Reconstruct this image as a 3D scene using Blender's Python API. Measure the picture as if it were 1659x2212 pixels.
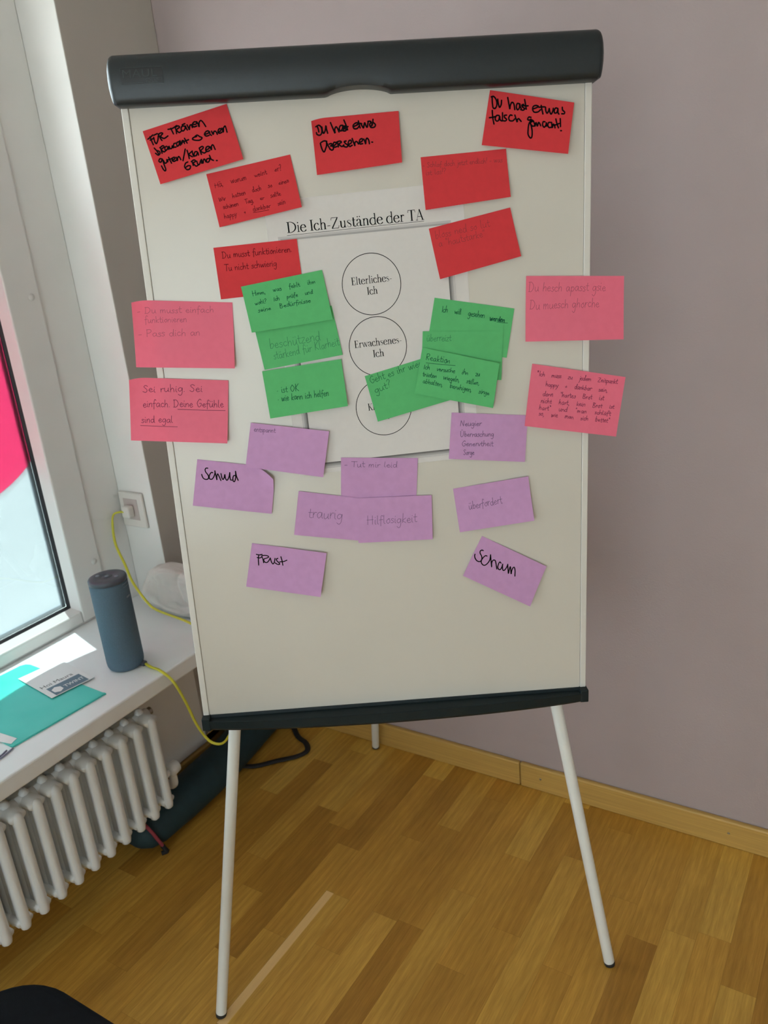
import bpy, bmesh, math, random
from mathutils import Vector, Matrix

for o in list(bpy.data.objects):
    bpy.data.objects.remove(o, do_unlink=True)
SC = bpy.context.scene
COL = SC.collection
RND = random.Random(7)
pi = math.pi

# ------------------------------------------------------------------ camera, world, sun, exposure
cam_d = bpy.data.cameras.new('camera')
cam = bpy.data.objects.new('camera', cam_d)
COL.objects.link(cam)
RIGHT = Vector((0.84812, 0.52171, -0.09219))
DOWN = Vector((0.10324, -0.33342, -0.93711))
FWD = Vector((-0.51964, 0.78527, -0.33665))
cam.matrix_world = Matrix(((RIGHT.x, -DOWN.x, -FWD.x, 0.0),
                           (RIGHT.y, -DOWN.y, -FWD.y, 0.0),
                           (RIGHT.z, -DOWN.z, -FWD.z, 1.485),
                           (0, 0, 0, 1)))
cam_d.sensor_fit = 'VERTICAL'
cam_d.sensor_height = 36.0
cam_d.sensor_width = 27.0
cam_d.lens = 36.0 * 1779.3 / 2212.0
cam_d.clip_start = 0.02
cam_d.dof.use_dof = True
cam_d.dof.focus_distance = 1.30
cam_d.dof.aperture_fstop = 7.5
SC.camera = cam

SKY_STRENGTH = 10.0
SUN_ENERGY = 75.0
world = bpy.data.worlds.new('sky')
SC.world = world
world.use_nodes = True
wn = world.node_tree
bg = wn.nodes['Background']
bg.inputs['Color'].default_value = (0.86, 0.95, 1.0, 1)
bg.inputs['Strength'].default_value = SKY_STRENGTH

sun_d = bpy.data.lights.new('sun', 'SUN')
sun_d.energy = SUN_ENERGY
sun_d.angle = math.radians(0.6)
sun_d.color = (1.0, 0.96, 0.9)
sun = bpy.data.objects.new('sun', sun_d)
COL.objects.link(sun)
SUN_EL = math.radians(66)
sdir = Vector((0.149, -0.045, 0)).normalized() * math.cos(SUN_EL) + Vector((0, 0, -math.sin(SUN_EL)))
sun.rotation_euler = sdir.to_track_quat('-Z', 'Y').to_euler()

# daylight enters by the two windows of the left wall and by a fill window added behind the camera
def portal(name, loc, size, direction):
    d = bpy.data.lights.new(name, 'AREA')
    d.shape = 'RECTANGLE'
    d.size, d.size_y = size
    d.cycles.is_portal = True
    o = bpy.data.objects.new(name, d)
    o.location = loc
    o.rotation_euler = Vector(direction).to_track_quat('-Z', 'Z').to_euler()
    COL.objects.link(o)

SC.view_settings.view_transform = 'Standard'
SC.view_settings.look = 'None'
SC.view_settings.gamma = 1.0
SC.view_settings.use_curve_mapping = False
SC.view_settings.exposure = 0.17
SC.cycles.max_bounces = 6
SC.cycles.diffuse_bounces = 4
SC.cycles.use_adaptive_sampling = True
SC.cycles.adaptive_threshold = 0.02
SC.cycles.caustics_reflective = False
SC.cycles.caustics_refractive = False

# ------------------------------------------------------------------ helpers
def srgb(r, g, b):
    def f(c):
        c /= 255.0
        return c / 12.92 if c <= 0.04045 else ((c + 0.055) / 1.055) ** 2.4
    return (f(r), f(g), f(b))

def mat(name, col, rough=0.6, var=0.06, scale=40.0, bump=0.0, bscale=None, metal=0.0, spec=0.5, trans=0.0, coat=0.0, stretch=None):
    """Principled material with procedural tone variation and optional bump."""
    m = bpy.data.materials.new(name)
    m.use_nodes = True
    nt = m.node_tree
    b = nt.nodes['Principled BSDF']
    b.inputs['Roughness'].default_value = rough
    b.inputs['Metallic'].default_value = metal
    b.inputs['Specular IOR Level'].default_value = spec
    b.inputs['Coat Weight'].default_value = coat
    tc = nt.nodes.new('ShaderNodeTexCoord')
    nz = nt.nodes.new('ShaderNodeTexNoise')
    nz.inputs['Scale'].default_value = scale
    nz.inputs['Detail'].default_value = 3.0
    src = tc.outputs['Object']
    if stretch:
        mp = nt.nodes.new('ShaderNodeMapping')
        mp.inputs['Scale'].default_value = stretch
        nt.links.new(src, mp.inputs['Vector'])
        src = mp.outputs['Vector']
    nt.links.new(src, nz.inputs['Vector'])
    rp = nt.nodes.new('ShaderNodeValToRGB')
    rp.color_ramp.elements[0].position = 0.3
    rp.color_ramp.elements[1].position = 0.7
    rp.color_ramp.elements[0].color = (*[max(0, c * (1 - var)) for c in col], 1)
    rp.color_ramp.elements[1].color = (*[min(1, c * (1 + var)) for c in col], 1)
    nt.links.new(nz.outputs['Fac'], rp.inputs['Fac'])
    nt.links.new(rp.outputs['Color'], b.inputs['Base Color'])
    if bump:
        n2 = nt.nodes.new('ShaderNodeTexNoise')
        n2.inputs['Scale'].default_value = bscale or scale
        n2.inputs['Detail'].default_value = 2.0
        nt.links.new(src, n2.inputs['Vector'])
        bp = nt.nodes.new('ShaderNodeBump')
        bp.inputs['Strength'].default_value = bump
        bp.inputs['Distance'].default_value = 0.001
        nt.links.new(n2.outputs['Fac'], bp.inputs['Height'])
        nt.links.new(bp.outputs['Normal'], b.inputs['Normal'])
    if trans:
        out = nt.nodes['Material Output']
        tr = nt.nodes.new('ShaderNodeBsdfTranslucent')
        nt.links.new(rp.outputs['Color'], tr.inputs['Color'])
        mx = nt.nodes.new('ShaderNodeMixShader')
        mx.inputs[0].default_value = trans
        nt.links.new(b.outputs[0], mx.inputs[1])
        nt.links.new(tr.outputs[0], mx.inputs[2])
        nt.links.new(mx.outputs[0], out.inputs['Surface'])
    return m

def tag(o, label=None, cat=None, group=None, kind=None):
    if label: o['label'] = label
    if cat: o['category'] = cat
    if group: o['group'] = group
    if kind: o['kind'] = kind
    return o

def empty(name, loc=(0, 0, 0)):
    o = bpy.data.objects.new(name, None)
    o.location = loc
    o.empty_display_size = 0.05
    COL.objects.link(o)
    return o

def link(name, me, material, parent=None, smooth=False):
    o = bpy.data.objects.new(name, me)
    if material is not None:
        for m in (material if isinstance(material, (list, tuple)) else [material]):
            me.materials.append(m)
    if smooth:
        for p in me.polygons:
            p.use_smooth = True
    COL.objects.link(o)
    if parent is not None:
        o.parent = parent
        o.matrix_parent_inverse = Matrix.Translation(-parent.location)
    return o

def obj(name, bm, material, parent=None, smooth=False, bevel=0.0, seg=2, angle=40):
    bmesh.ops.recalc_face_normals(bm, faces=bm.faces)
    me = bpy.data.meshes.new(name)
    bm.to_mesh(me)
    bm.free()
    o = link(name, me, material, parent, smooth)
    if bevel:
        md = o.modifiers.new('bevel', 'BEVEL')
        md.width = bevel
        md.segments = seg
        md.limit_method = 'ANGLE'
        md.angle_limit = math.radians(angle)
        md.harden_normals = False
    return o

def box(bm, x0, x1, y0, y1, z0, z1):
    v = [bm.verts.new(p) for p in ((x0, y0, z0), (x1, y0, z0), (x1, y1, z0), (x0, y1, z0), (x0, y0, z1), (x1, y0, z1), (x1, y1, z1), (x0, y1, z1))]
    for f in ((0, 3, 2, 1), (4, 5, 6, 7), (0, 1, 5, 4), (1, 2, 6, 5), (2, 3, 7, 6), (3, 0, 4, 7)):
        bm.faces.new([v[i] for i in f])

def frame_box(bm, f, a0, a1, b0, b1, c0, c1):
    """box in a local frame f(a,b,c) -> Vector"""
    v = [bm.verts.new(f(*p)) for p in ((a0, b0, c0), (a1, b0, c0), (a1, b1, c0), (a0, b1, c0), (a0, b0, c1), (a1, b0, c1), (a1, b1, c1), (a0, b1, c1))]
    for q in ((0, 3, 2, 1), (4, 5, 6, 7), (0, 1, 5, 4), (1, 2, 6, 5), (2, 3, 7, 6), (3, 0, 4, 7)):
        bm.faces.new([v[i] for i in q])

def prism(bm, pts, h0, h1, f=lambda a, b, c: Vector((a, b, c))):
    lo = [bm.verts.new(f(a, b, h0)) for a, b in pts]
    hi = [bm.verts.new(f(a, b, h1)) for a, b in pts]
    n = len(pts)
    bm.faces.new(lo[::-1])
    bm.faces.new(hi)
    for i in range(n):
        bm.faces.new([lo[i], lo[(i + 1) % n], hi[(i + 1) % n], hi[i]])

def crspline(pts, k=6):
    pts = [Vector(p) for p in pts]
    if len(pts) < 3:
        return pts
    P = [pts[0] * 2 - pts[1]] + pts + [pts[-1] * 2 - pts[-2]]
    out = []
    for i in range(1, len(P) - 2):
        a, b, c, d = P[i - 1], P[i], P[i + 1], P[i + 2]
        for j in range(k):
            t = j / k
            out.append(0.5 * ((2 * b) + (c - a) * t + (2 * a - 5 * b + 4 * c - d) * t * t + (3 * b - a - 3 * c + d) * t ** 3))
    out.append(pts[-1])
    return out

def tube(bm, pts, r, seg=12, flat=1.0, up=Vector((0, 0, 1)), cap=True):
    """tube along points; r number or list; flat squashes along the second axis"""
    pts = [Vector(p) for p in pts]
    rings = []
    for i, p in enumerate(pts):
        t = (pts[min(i + 1, len(pts) - 1)] - pts[max(i - 1, 0)]).normalized()
        a = t.cross(up)
        if a.length < 1e-4:
            a = t.cross(Vector((1, 0, 0)))
        a.normalize()
        b = a.cross(t).normalized()
        rr = r[i] if isinstance(r, (list, tuple)) else r
        rings.append([bm.verts.new(p + (a * math.cos(2 * pi * k / seg) + b * flat * math.sin(2 * pi * k / seg)) * rr) for k in range(seg)])
    for A, Bq in zip(rings, rings[1:]):
        for k in range(seg):
            bm.faces.new([A[k], A[(k + 1) % seg], Bq[(k + 1) % seg], Bq[k]])
    if cap:
        bm.faces.new(rings[0][::-1])
        bm.faces.new(rings[-1])

def lathe(bm, prof, c=(0, 0, 0), seg=48):
    c = Vector(c)
    rings = []
    for r, z in prof:
        if r < 1e-6:
            rings.append([bm.verts.new(c + Vector((0, 0, z)))])
        else:
            rings.append([bm.verts.new(c + Vector((r * math.cos(2 * pi * k / seg), r * math.sin(2 * pi * k / seg), z))) for k in range(seg)])
    for A, Bq in zip(rings, rings[1:]):
        for k in range(seg):
            k2 = (k + 1) % seg
            if len(A) == 1 and len(Bq) == 1: continue
            if len(A) == 1: bm.faces.new([A[0], Bq[k], Bq[k2]])
            elif len(Bq) == 1: bm.faces.new([A[k], A[k2], Bq[0]])
            else: bm.faces.new([A[k], A[k2], Bq[k2], Bq[k]])

# ------------------------------------------------------------------ materials
M = {}
M['wall_pink'] = mat('lilac plaster', (0.41, 0.335, 0.33), 0.85, 0.02, 6, bump=0.5, bscale=260)
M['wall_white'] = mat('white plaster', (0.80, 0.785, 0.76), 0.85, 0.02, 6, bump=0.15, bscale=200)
M['pier'] = mat('shaded white plaster', (0.50, 0.465, 0.42), 0.85, 0.02, 6, bump=0.15, bscale=200)  # white plaster with the pier's shade put into its colour
M['ceiling'] = mat('ceiling white', (0.78, 0.77, 0.75), 0.9, 0.02, 4)
M['frame'] = mat('window frame paint', (0.80, 0.79, 0.765), 0.45, 0.02, 8)
M['sill'] = mat('sill white laminate', (0.84, 0.86, 0.87), 0.3, 0.02, 10)
M['gasket'] = mat('rubber gasket', (0.02, 0.02, 0.025), 0.6, 0.1, 30)
M['spacer'] = mat('blue grey spacer', (0.22, 0.27, 0.33), 0.35, 0.05, 30)
M['radiator'] = mat('radiator enamel', (0.84, 0.87, 0.88), 0.3, 0.02, 12)
M['board'] = mat('whiteboard enamel', (0.62, 0.59, 0.53), 0.22, 0.012, 5, spec=0.5)
M['strip'] = mat('cream edge profile', (0.68, 0.655, 0.61), 0.45, 0.02, 20)
M['bar'] = mat('anthracite plastic', (0.009, 0.0155, 0.0195), 0.36, 0.08, 300, bump=0.15, bscale=1500)
M['bar_dark'] = mat('anthracite plastic recess', (0.007, 0.010, 0.012), 0.5, 0.06, 200)
M['bar_light'] = mat('anthracite plastic relief', (0.024, 0.032, 0.036), 0.4, 0.05, 200)
M['tray'] = mat('dark petrol plastic', (0.006, 0.014, 0.017), 0.5, 0.08, 200, spec=0.3)
M['leg'] = mat('light grey lacquered tube', (0.80, 0.82, 0.80), 0.35, 0.02, 30, coat=0.3)
M['rubber'] = mat('black rubber', (0.02, 0.02, 0.02), 0.7, 0.1, 60)
M['paper'] = mat('white paper', (0.76, 0.73, 0.71), 0.75, 0.012, 120, trans=0.12)
M['print'] = mat('black print', (0.006, 0.006, 0.007), 0.8, 0.02, 50, spec=0.08)
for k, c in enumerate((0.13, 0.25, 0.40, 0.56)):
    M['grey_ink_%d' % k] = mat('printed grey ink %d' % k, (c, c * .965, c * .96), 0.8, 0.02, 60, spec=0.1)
M['marker'] = mat('black marker ink', (0.004, 0.003, 0.004), 0.8, 0.02, 50, spec=0.08)
NOTE_COL = {'red': (0.75, 0.042, 0.052), 'green': (0.12, 0.56, 0.195), 'pink': (1.0, 0.225, 0.34), 'violet': (0.66, 0.36, 0.65)}
for k, c in NOTE_COL.items():
    M['note_' + k] = mat(k + ' note paper', c, 0.8, 0.03, 90, trans=0.28 if k == 'pink' else 0.16)
PEN = {'red': (0.13, 0.008, 0.014), 'green': (0.008, 0.10, 0.05), 'pink': (0.24, 0.03, 0.08), 'violet': (0.16, 0.10, 0.20)}
for k, c in PEN.items():
    M['pen_' + k] = mat('pen ink on ' + k, c, 0.8, 0.03, 60, spec=0.1)
M['pen_faint_red'] = mat('faint pen on red', (0.33, 0.018, 0.026), 0.6, 0.03, 60)
M['pen_faint_pink'] = mat('faint pen on pink', (0.50, 0.07, 0.13), 0.6, 0.03, 60)
M['pen_faint_green'] = mat('faint pen on green', (0.02, 0.22, 0.08), 0.6, 0.03, 60)
M['bag_dark'] = mat('dark petrol nylon', (0.010, 0.034, 0.042), 0.7, 0.15, 25, bump=0.3, bscale=60)
M['strap_pink'] = mat('pink cord', (0.30, 0.04, 0.06), 0.7, 0.1, 60)
M['black_cord'] = mat('black strap', (0.008, 0.008, 0.01), 0.7, 0.1, 60)
M['cable'] = mat('yellow cable', (0.62, 0.58, 0.045), 0.45, 0.05, 60)
M['cable_grey'] = mat('grey violet cord', (0.25, 0.24, 0.33), 0.5, 0.05, 60)
M['speaker'] = mat('blue grey speaker cloth', (0.09, 0.15, 0.205), 0.75, 0.1, 500, bump=0.4, bscale=900)
M['speaker_top'] = mat('speaker cap plastic', (0.07, 0.085, 0.11), 0.4, 0.05, 60)
M['speaker_mark'] = mat('speaker pale marks', (0.22, 0.28, 0.34), 0.5, 0.05, 60)
M['socket'] = mat('socket plastic', (0.72, 0.68, 0.64), 0.4, 0.02, 20)
M['socket_dark'] = mat('socket recess', (0.52, 0.44, 0.42), 0.5, 0.05, 20)
M['cloth'] = mat('white bag cloth', (0.70, 0.66, 0.62), 0.9, 0.05, 20, bump=0.4, bscale=120, trans=0.1)
M['card'] = mat('white card', (0.82, 0.82, 0.82), 0.5, 0.01, 60)
M['card_band'] = mat('slate print', (0.10, 0.16, 0.22), 0.5, 0.03, 60)
M['card_text'] = mat('grey print', (0.12, 0.12, 0.12), 0.5, 0.03, 60)
M['chair_black'] = mat('black upholstery', (0.006, 0.007, 0.009), 0.9, 0.2, 80, spec=0.12, bump=0.3, bscale=500)
M['chair_metal'] = mat('black chair tube', (0.015, 0.015, 0.017), 0.4, 0.05, 40, metal=0.3)
M['screw'] = mat('steel screw', (0.35, 0.33, 0.30), 0.35, 0.05, 60, metal=0.9)
M['cover_cap'] = mat('pale cover cap', (0.72, 0.71, 0.68), 0.4, 0.02, 20)
M['pavement'] = mat('pale pavement', (0.20, 0.20, 0.195), 0.9, 0.08, 3)
M['sash_edge'] = mat('sash bevel', (0.80, 0.76, 0.75), 0.35, 0.02, 10)

def folder_material():
    m = bpy.data.materials.new('teal translucent plastic')
    m.use_nodes = True
    nt = m.node_tree
    b = nt.nodes['Principled BSDF']
    b.inputs['Roughness'].default_value = 0.25
    nz = nt.nodes.new('ShaderNodeTexNoise'); nz.inputs['Scale'].default_value = 9
    rp = nt.nodes.new('ShaderNodeValToRGB')
    rp.color_ramp.elements[0].color = (0.06, 0.74, 0.64, 1)
    rp.color_ramp.elements[1].color = (0.22, 0.90, 0.84, 1)
    tc = nt.nodes.new('ShaderNodeTexCoord')
    nt.links.new(tc.outputs['Object'], nz.inputs['Vector'])
    nt.links.new(nz.outputs['Fac'], rp.inputs['Fac'])
    nt.links.new(rp.outputs['Color'], b.inputs['Base Color'])
    tr = nt.nodes.new('ShaderNodeBsdfTransparent'); tr.inputs['Color'].default_value = (0.5, 1.0, 0.96, 1)
    mx = nt.nodes.new('ShaderNodeMixShader'); mx.inputs[0].default_value = 0.45
    nt.links.new(b.outputs[0], mx.inputs[1]); nt.links.new(tr.outputs[0], mx.inputs[2])
    nt.links.new(mx.outputs[0], nt.nodes['Material Output'].inputs['Surface'])
    return m
M['folder'] = folder_material()

def pane_material(name, tint, haze, hz_col):
    m = bpy.data.materials.new(name)
    m.use_nodes = True
    nt = m.node_tree
    nt.nodes.remove(nt.nodes['Principled BSDF'])
    out = nt.nodes['Material Output']
    tr = nt.nodes.new('ShaderNodeBsdfTransparent')
    nz = nt.nodes.new('ShaderNodeTexNoise'); nz.inputs['Scale'].default_value = 2.0
    tc = nt.nodes.new('ShaderNodeTexCoord')
    rp = nt.nodes.new('ShaderNodeValToRGB')
    rp.color_ramp.elements[0].color = (*[c * 0.97 for c in tint], 1)
    rp.color_ramp.elements[1].color = (*[min(1, c * 1.03) for c in tint], 1)
    nt.links.new(tc.outputs['Object'], nz.inputs['Vector'])
    nt.links.new(nz.outputs['Fac'], rp.inputs['Fac'])
    nt.links.new(rp.outputs['Color'], tr.inputs['Color'])
    tl = nt.nodes.new('ShaderNodeBsdfTranslucent'); tl.inputs['Color'].default_value = (*hz_col, 1)
    m1 = nt.nodes.new('ShaderNodeMixShader'); m1.inputs[0].default_value = haze
    nt.links.new(tr.outputs[0], m1.inputs[1]); nt.links.new(tl.outputs[0], m1.inputs[2])
    gl = nt.nodes.new('ShaderNodeBsdfGlossy'); gl.inputs['Roughness'].default_value = 0.03
    m2 = nt.nodes.new('ShaderNodeMixShader'); m2.inputs[0].default_value = 0.05
    nt.links.new(m1.outputs[0], m2.inputs[1]); nt.links.new(gl.outputs[0], m2.inputs[2])
    nt.links.new(m2.outputs[0], out.inputs['Surface'])
    return m
M['pane'] = pane_material('frosted window film', (0.215, 0.245, 0.25), 0.06, (0.8, 0.95, 1.0))
M['pane_clear_added'] = pane_material('added clear glass', (0.9, 0.93, 0.93), 0.0, (1, 1, 1))
M['pane_dimming'] = pane_material('light dimming glass', (0.68, 0.70, 0.70), 0.0, (1, 1, 1))  # tint added to dim the unseen windows against the seen one
M['sticker'] = pane_material('pink window film', (1.0, 0.20, 0.36), 0.90, (1.0, 0.22, 0.40))

def wood_floor_material():
    m = bpy.data.materials.new('oak parquet')
    m.use_nodes = True
    nt = m.node_tree
    b = nt.nodes['Principled BSDF']
    at = nt.nodes.new('ShaderNodeAttribute'); at.attribute_name = 'stave'
    sep = nt.nodes.new('ShaderNodeSeparateColor')
    nt.links.new(at.outputs['Color'], sep.inputs[0])
    tc = nt.nodes.new('ShaderNodeTexCoord')
    off = nt.nodes.new('ShaderNodeCombineXYZ')
    mul = nt.nodes.new('ShaderNodeMath'); mul.operation = 'MULTIPLY'; mul.inputs[1].default_value = 37.0
    nt.links.new(sep.outputs[1], mul.inputs[0])
    nt.links.new(mul.outputs[0], off.inputs[0]); nt.links.new(mul.outputs[0], off.inputs[2])
    add = nt.nodes.new('ShaderNodeVectorMath'); add.operation = 'ADD'
    nt.links.new(tc.outputs['Object'], add.inputs[0]); nt.links.new(off.outputs[0], add.inputs[1])
    mp = nt.nodes.new('ShaderNodeMapping'); mp.inputs['Scale'].default_value = (1.0, 0.055, 1.0)
    nt.links.new(add.outputs[0], mp.inputs['Vector'])
    fine = nt.nodes.new('ShaderNodeTexNoise'); fine.inputs['Scale'].default_value = 420; fine.inputs['Detail'].default_value = 3
    nt.links.new(mp.outputs[0], fine.inputs['Vector'])
    mp2 = nt.nodes.new('ShaderNodeMapping'); mp2.inputs['Scale'].default_value = (1.0, 0.10, 1.0)
    nt.links.new(add.outputs[0], mp2.inputs['Vector'])
    wv = nt.nodes.new('ShaderNodeTexWave'); wv.wave_type = 'BANDS'; wv.bands_direction = 'X'
    wv.inputs['Scale'].default_value = 16; wv.inputs['Distortion'].default_value = 9; wv.inputs['Detail'].default_value = 2
    wv.inputs['Detail Scale'].default_value = 1.2
    nt.links.new(mp2.outputs[0], wv.inputs['Vector'])
    r1 = nt.nodes.new('ShaderNodeValToRGB')           # stave tone
    e = r1.color_ramp.elements
    e[0].position = 0.0; e[0].color = (0.43, 0.215, 0.032, 1)
    e[1].position = 1.0; e[1].color = (0.68, 0.42, 0.085, 1)
    k = e.new(0.5); k.color = (0.555, 0.30, 0.050, 1)
    nt.links.new(sep.outputs[0], r1.inputs['Fac'])
    r2 = nt.nodes.new('ShaderNodeValToRGB')
    r2.color_ramp.elements[0].position = 0.25; r2.color_ramp.elements[0].color = (0.83, 0.80, 0.76, 1)
    r2.color_ramp.elements[1].position = 0.75; r2.color_ramp.elements[1].color = (1.11, 1.11, 1.10, 1)
    nt.links.new(fine.outputs['Fac'], r2.inputs['Fac'])
    r3 = nt.nodes.new('ShaderNodeValToRGB')
    r3.color_ramp.elements[0].color = (0.93, 0.91, 0.88, 1); r3.color_ramp.elements[1].color = (1.05, 1.05, 1.05, 1)
    nt.links.new(wv.outputs['Fac'], r3.inputs['Fac'])
    x1 = nt.nodes.new('ShaderNodeMix'); x1.data_type = 'RGBA'; x1.blend_type = 'MULTIPLY'; x1.inputs[0].default_value = 1
    nt.links.new(r1.outputs[0], x1.inputs[6]); nt.links.new(r2.outputs[0], x1.inputs[7])
    x2 = nt.nodes.new('ShaderNodeMix'); x2.data_type = 'RGBA'; x2.blend_type = 'MULTIPLY'; x2.inputs[0].default_value = 1
    nt.links.new(x1.outputs[2], x2.inputs[6]); nt.links.new(r3.outputs[0], x2.inputs[7])
    big = nt.nodes.new('ShaderNodeTexNoise'); big.inputs['Scale'].default_value = 14; big.inputs['Detail'].default_value = 4
    mp3 = nt.nodes.new('ShaderNodeMapping'); mp3.inputs['Scale'].default_value = (1.0, 0.35, 1.0)
    nt.links.new(add.outputs[0], mp3.inputs['Vector']); nt.links.new(mp3.outputs[0], big.inputs['Vector'])
    r4 = nt.nodes.new('ShaderNodeValToRGB')
    r4.color_ramp.elements[0].position = 0.3; r4.color_ramp.elements[0].color = (0.86, 0.85, 0.84, 1)
    r4.color_ramp.elements[1].position = 0.7; r4.color_ramp.elements[1].color = (1.08, 1.09, 1.10, 1)
    nt.links.new(big.outputs['Fac'], r4.inputs['Fac'])
    x4 = nt.nodes.new('ShaderNodeMix'); x4.data_type = 'RGBA'; x4.blend_type = 'MULTIPLY'; x4.inputs[0].default_value = 1
    nt.links.new(x2.outputs[2], x4.inputs[6]); nt.links.new(r4.outputs[0], x4.inputs[7])
    x3 = nt.nodes.new('ShaderNodeMix'); x3.data_type = 'RGBA'; x3.blend_type = 'MIX'     # pale strip along one stave
    nt.links.new(sep.outputs[2], x3.inputs[0]); nt.links.new(x4.outputs[2], x3.inputs[6]); x3.inputs[7].default_value = (0.90, 0.62, 0.29, 1)
    nt.links.new(x3.outputs[2], b.inputs['Base Color'])
    b.inputs['Roughness'].default_value = 0.42
    b.inputs['Specular IOR Level'].default_value = 0.4
    bp = nt.nodes.new('ShaderNodeBump'); bp.inputs['Strength'].default_value = 0.08; bp.inputs['Distance'].default_value = 0.001
    nt.links.new(fine.outputs['Fac'], bp.inputs['Height']); nt.links.new(bp.outputs[0], b.inputs['Normal'])
    return m
M['parquet'] = wood_floor_material()
M['seam'] = mat('parquet seam', (0.20, 0.10, 0.025), 0.8, 0.1, 50)
M['oak_trim'] = mat('oak baseboard', (0.52, 0.32, 0.088), 0.42, 0.12, 60, stretch=(0.08, 1, 6))
M['oak_trim_left'] = mat('oak baseboard along window wall', (0.52, 0.32, 0.088), 0.42, 0.12, 60, stretch=(1, 0.08, 6))

# ------------------------------------------------------------------ room shell
XL, XA, YW, H = -1.645, -1.675, 1.718, 2.6      # apron wall, pier face, back wall, ceiling height
XF = -1.805                                      # window frame face
XO = -2.05                                       # outer wall face
XR, YR = 3.1, -3.0
Y1a, Y1b = -0.15, 1.42                           # window 1 opening
Y2a, Y2b = -2.75, -0.75                          # window 2 opening
ZS, ZH = 0.492, 2.25

def stave_floor():
    bm = bmesh.new()
    lay = bm.loops.layers.float_color.new('stave')
    w = 0.0655
    x00 = -0.7097
    ends = {0: [1.455, 1.104], 1: [1.242], 2: [1.512], 4: [1.44], -1: [1.30], -2: [1.62, 1.165], -3: [1.16], -4: [1.40], -5: [1.163], 3: [1.20], 5: [1.35]}
    r = random.Random(11)
    def quad(x0, x1, y0, y1, c, z=0.0):
        vs = [bm.verts.new(p) for p in ((x0, y0, z), (x1, y0, z), (x1, y1, z), (x0, y1, z))]
        f = bm.faces.new(vs)
        for l in f.loops:
            l[lay] = c
    k0 = int((XO + 0.1 - x00) / w) - 1
    k1 = int((XR + 0.1 - x00) / w) + 1
    g = 0.00016
    for k in range(k0, k1):
        x0, x1 = x00 + k * w, x00 + (k + 1) * w
        ys = sorted(ends.get(k, [1.25 + r.uniform(-0.2, 0.2)]))
        while ys[-1] < YW: ys.append(ys[-1] + r.uniform(0.30, 0.48))
        while ys[0] > YR - 0.1: ys.insert(0, ys[0] - r.uniform(0.28, 0.5))
        for a, bq in zip(ys, ys[1:]):
            tone = min(1, max(0, r.gauss(0.5, 0.24)))
            o = r.random()
            if k == -5 and abs(bq - 1.163) < 1e-3:
                quad(x0 + g, x0 + 0.021, a + g, bq - g, (tone, o, 0.70, 1))
                quad(x0 + 0.021, x1 - g, a + g, bq - g, (0.72, o, 0, 1))
            else:
                quad(x0 + g, x1 - g, a + g, bq - g, (tone, o, 0, 1))
    nf = len(bm.faces)
    box(bm, XO + 0.05, XR + 0.2, YR - 0.2, YW + 0.1, -0.05, -0.0006)
    bm.faces.ensure_lookup_table()
    for i in range(nf, len(bm.faces)):
        bm.faces[i].material_index = 1
    me = bpy.data.meshes.new('floor')
    bmesh.ops.recalc_face_normals(bm, faces=bm.faces[nf:])
    bm.to_mesh(me); bm.free()
    return tag(link('floor', me, [M['parquet'], M['seam']]), kind='structure')
stave_floor()

bm = bmesh.new(); box(bm, XO, XR + 0.2, YW, YW + 0.2, 0, H)
tag(obj('wall_back', bm, M['wall_pink']), kind='structure')
bm = bmesh.new(); box(bm, XR, XR + 0.2, YR, YW, 0, H)
tag(obj('wall_right', bm, M['wall_white']), kind='structure')
bm = bmesh.new()                                  # wall behind the camera, with an opening added for fill light
box(bm, XO, -0.6, YR - 0.2, YR, 0, H); box(bm, 1.8, XR + 0.2, YR - 0.2, YR, 0, H)
box(bm, -0.6, 1.8, YR - 0.2, YR, 0, 0.12); box(bm, -0.6, 1.8, YR - 0.2, YR, 2.2, H)
tag(obj('wall_rear', bm, M['wall_white']), kind='structure')
bm = bmesh.new(); box(bm, XO, XR + 0.2, YR - 0.2, YW + 0.2, H, H + 0.15)
tag(obj('ceiling', bm, M['ceiling']), kind='structure')

bm = bmesh.new()                                  # window wall: pier, apron, lintel, pillar between windows
box(bm, XO, XA, Y1b, YW, 0, H)
box(bm, XO, XL, YR, Y1b, 0, ZS)
box(bm, XO, XA, YR, Y1b, ZH, H)
box(bm, XO, XA, Y2b, Y1a, ZS, ZH)
box(bm, XO, XA, YR, Y2a, ZS, ZH)
bm.normal_update()
bmesh.ops.recalc_face_normals(bm, faces=bm.faces)
for f in bm.faces:                                # backlit pier face takes a darker plaster colour that holds its shade
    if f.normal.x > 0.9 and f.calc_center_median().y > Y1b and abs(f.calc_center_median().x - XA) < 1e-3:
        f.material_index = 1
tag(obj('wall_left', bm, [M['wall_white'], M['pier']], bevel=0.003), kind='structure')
bm = bmesh.new(); box(bm, XO - 0.16, XO, YR, YW, 2.27, 2.33)
tag(obj('sun_ledge', bm, M['wall_white']), kind='structure')          # unseen ledge added over the windows to cut the sun
bm = bmesh.new(); box(bm, -60, XO, -40, 40, -0.55, -0.5)
tag(obj('ground', bm, M['pavement']), kind='structure')

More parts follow.
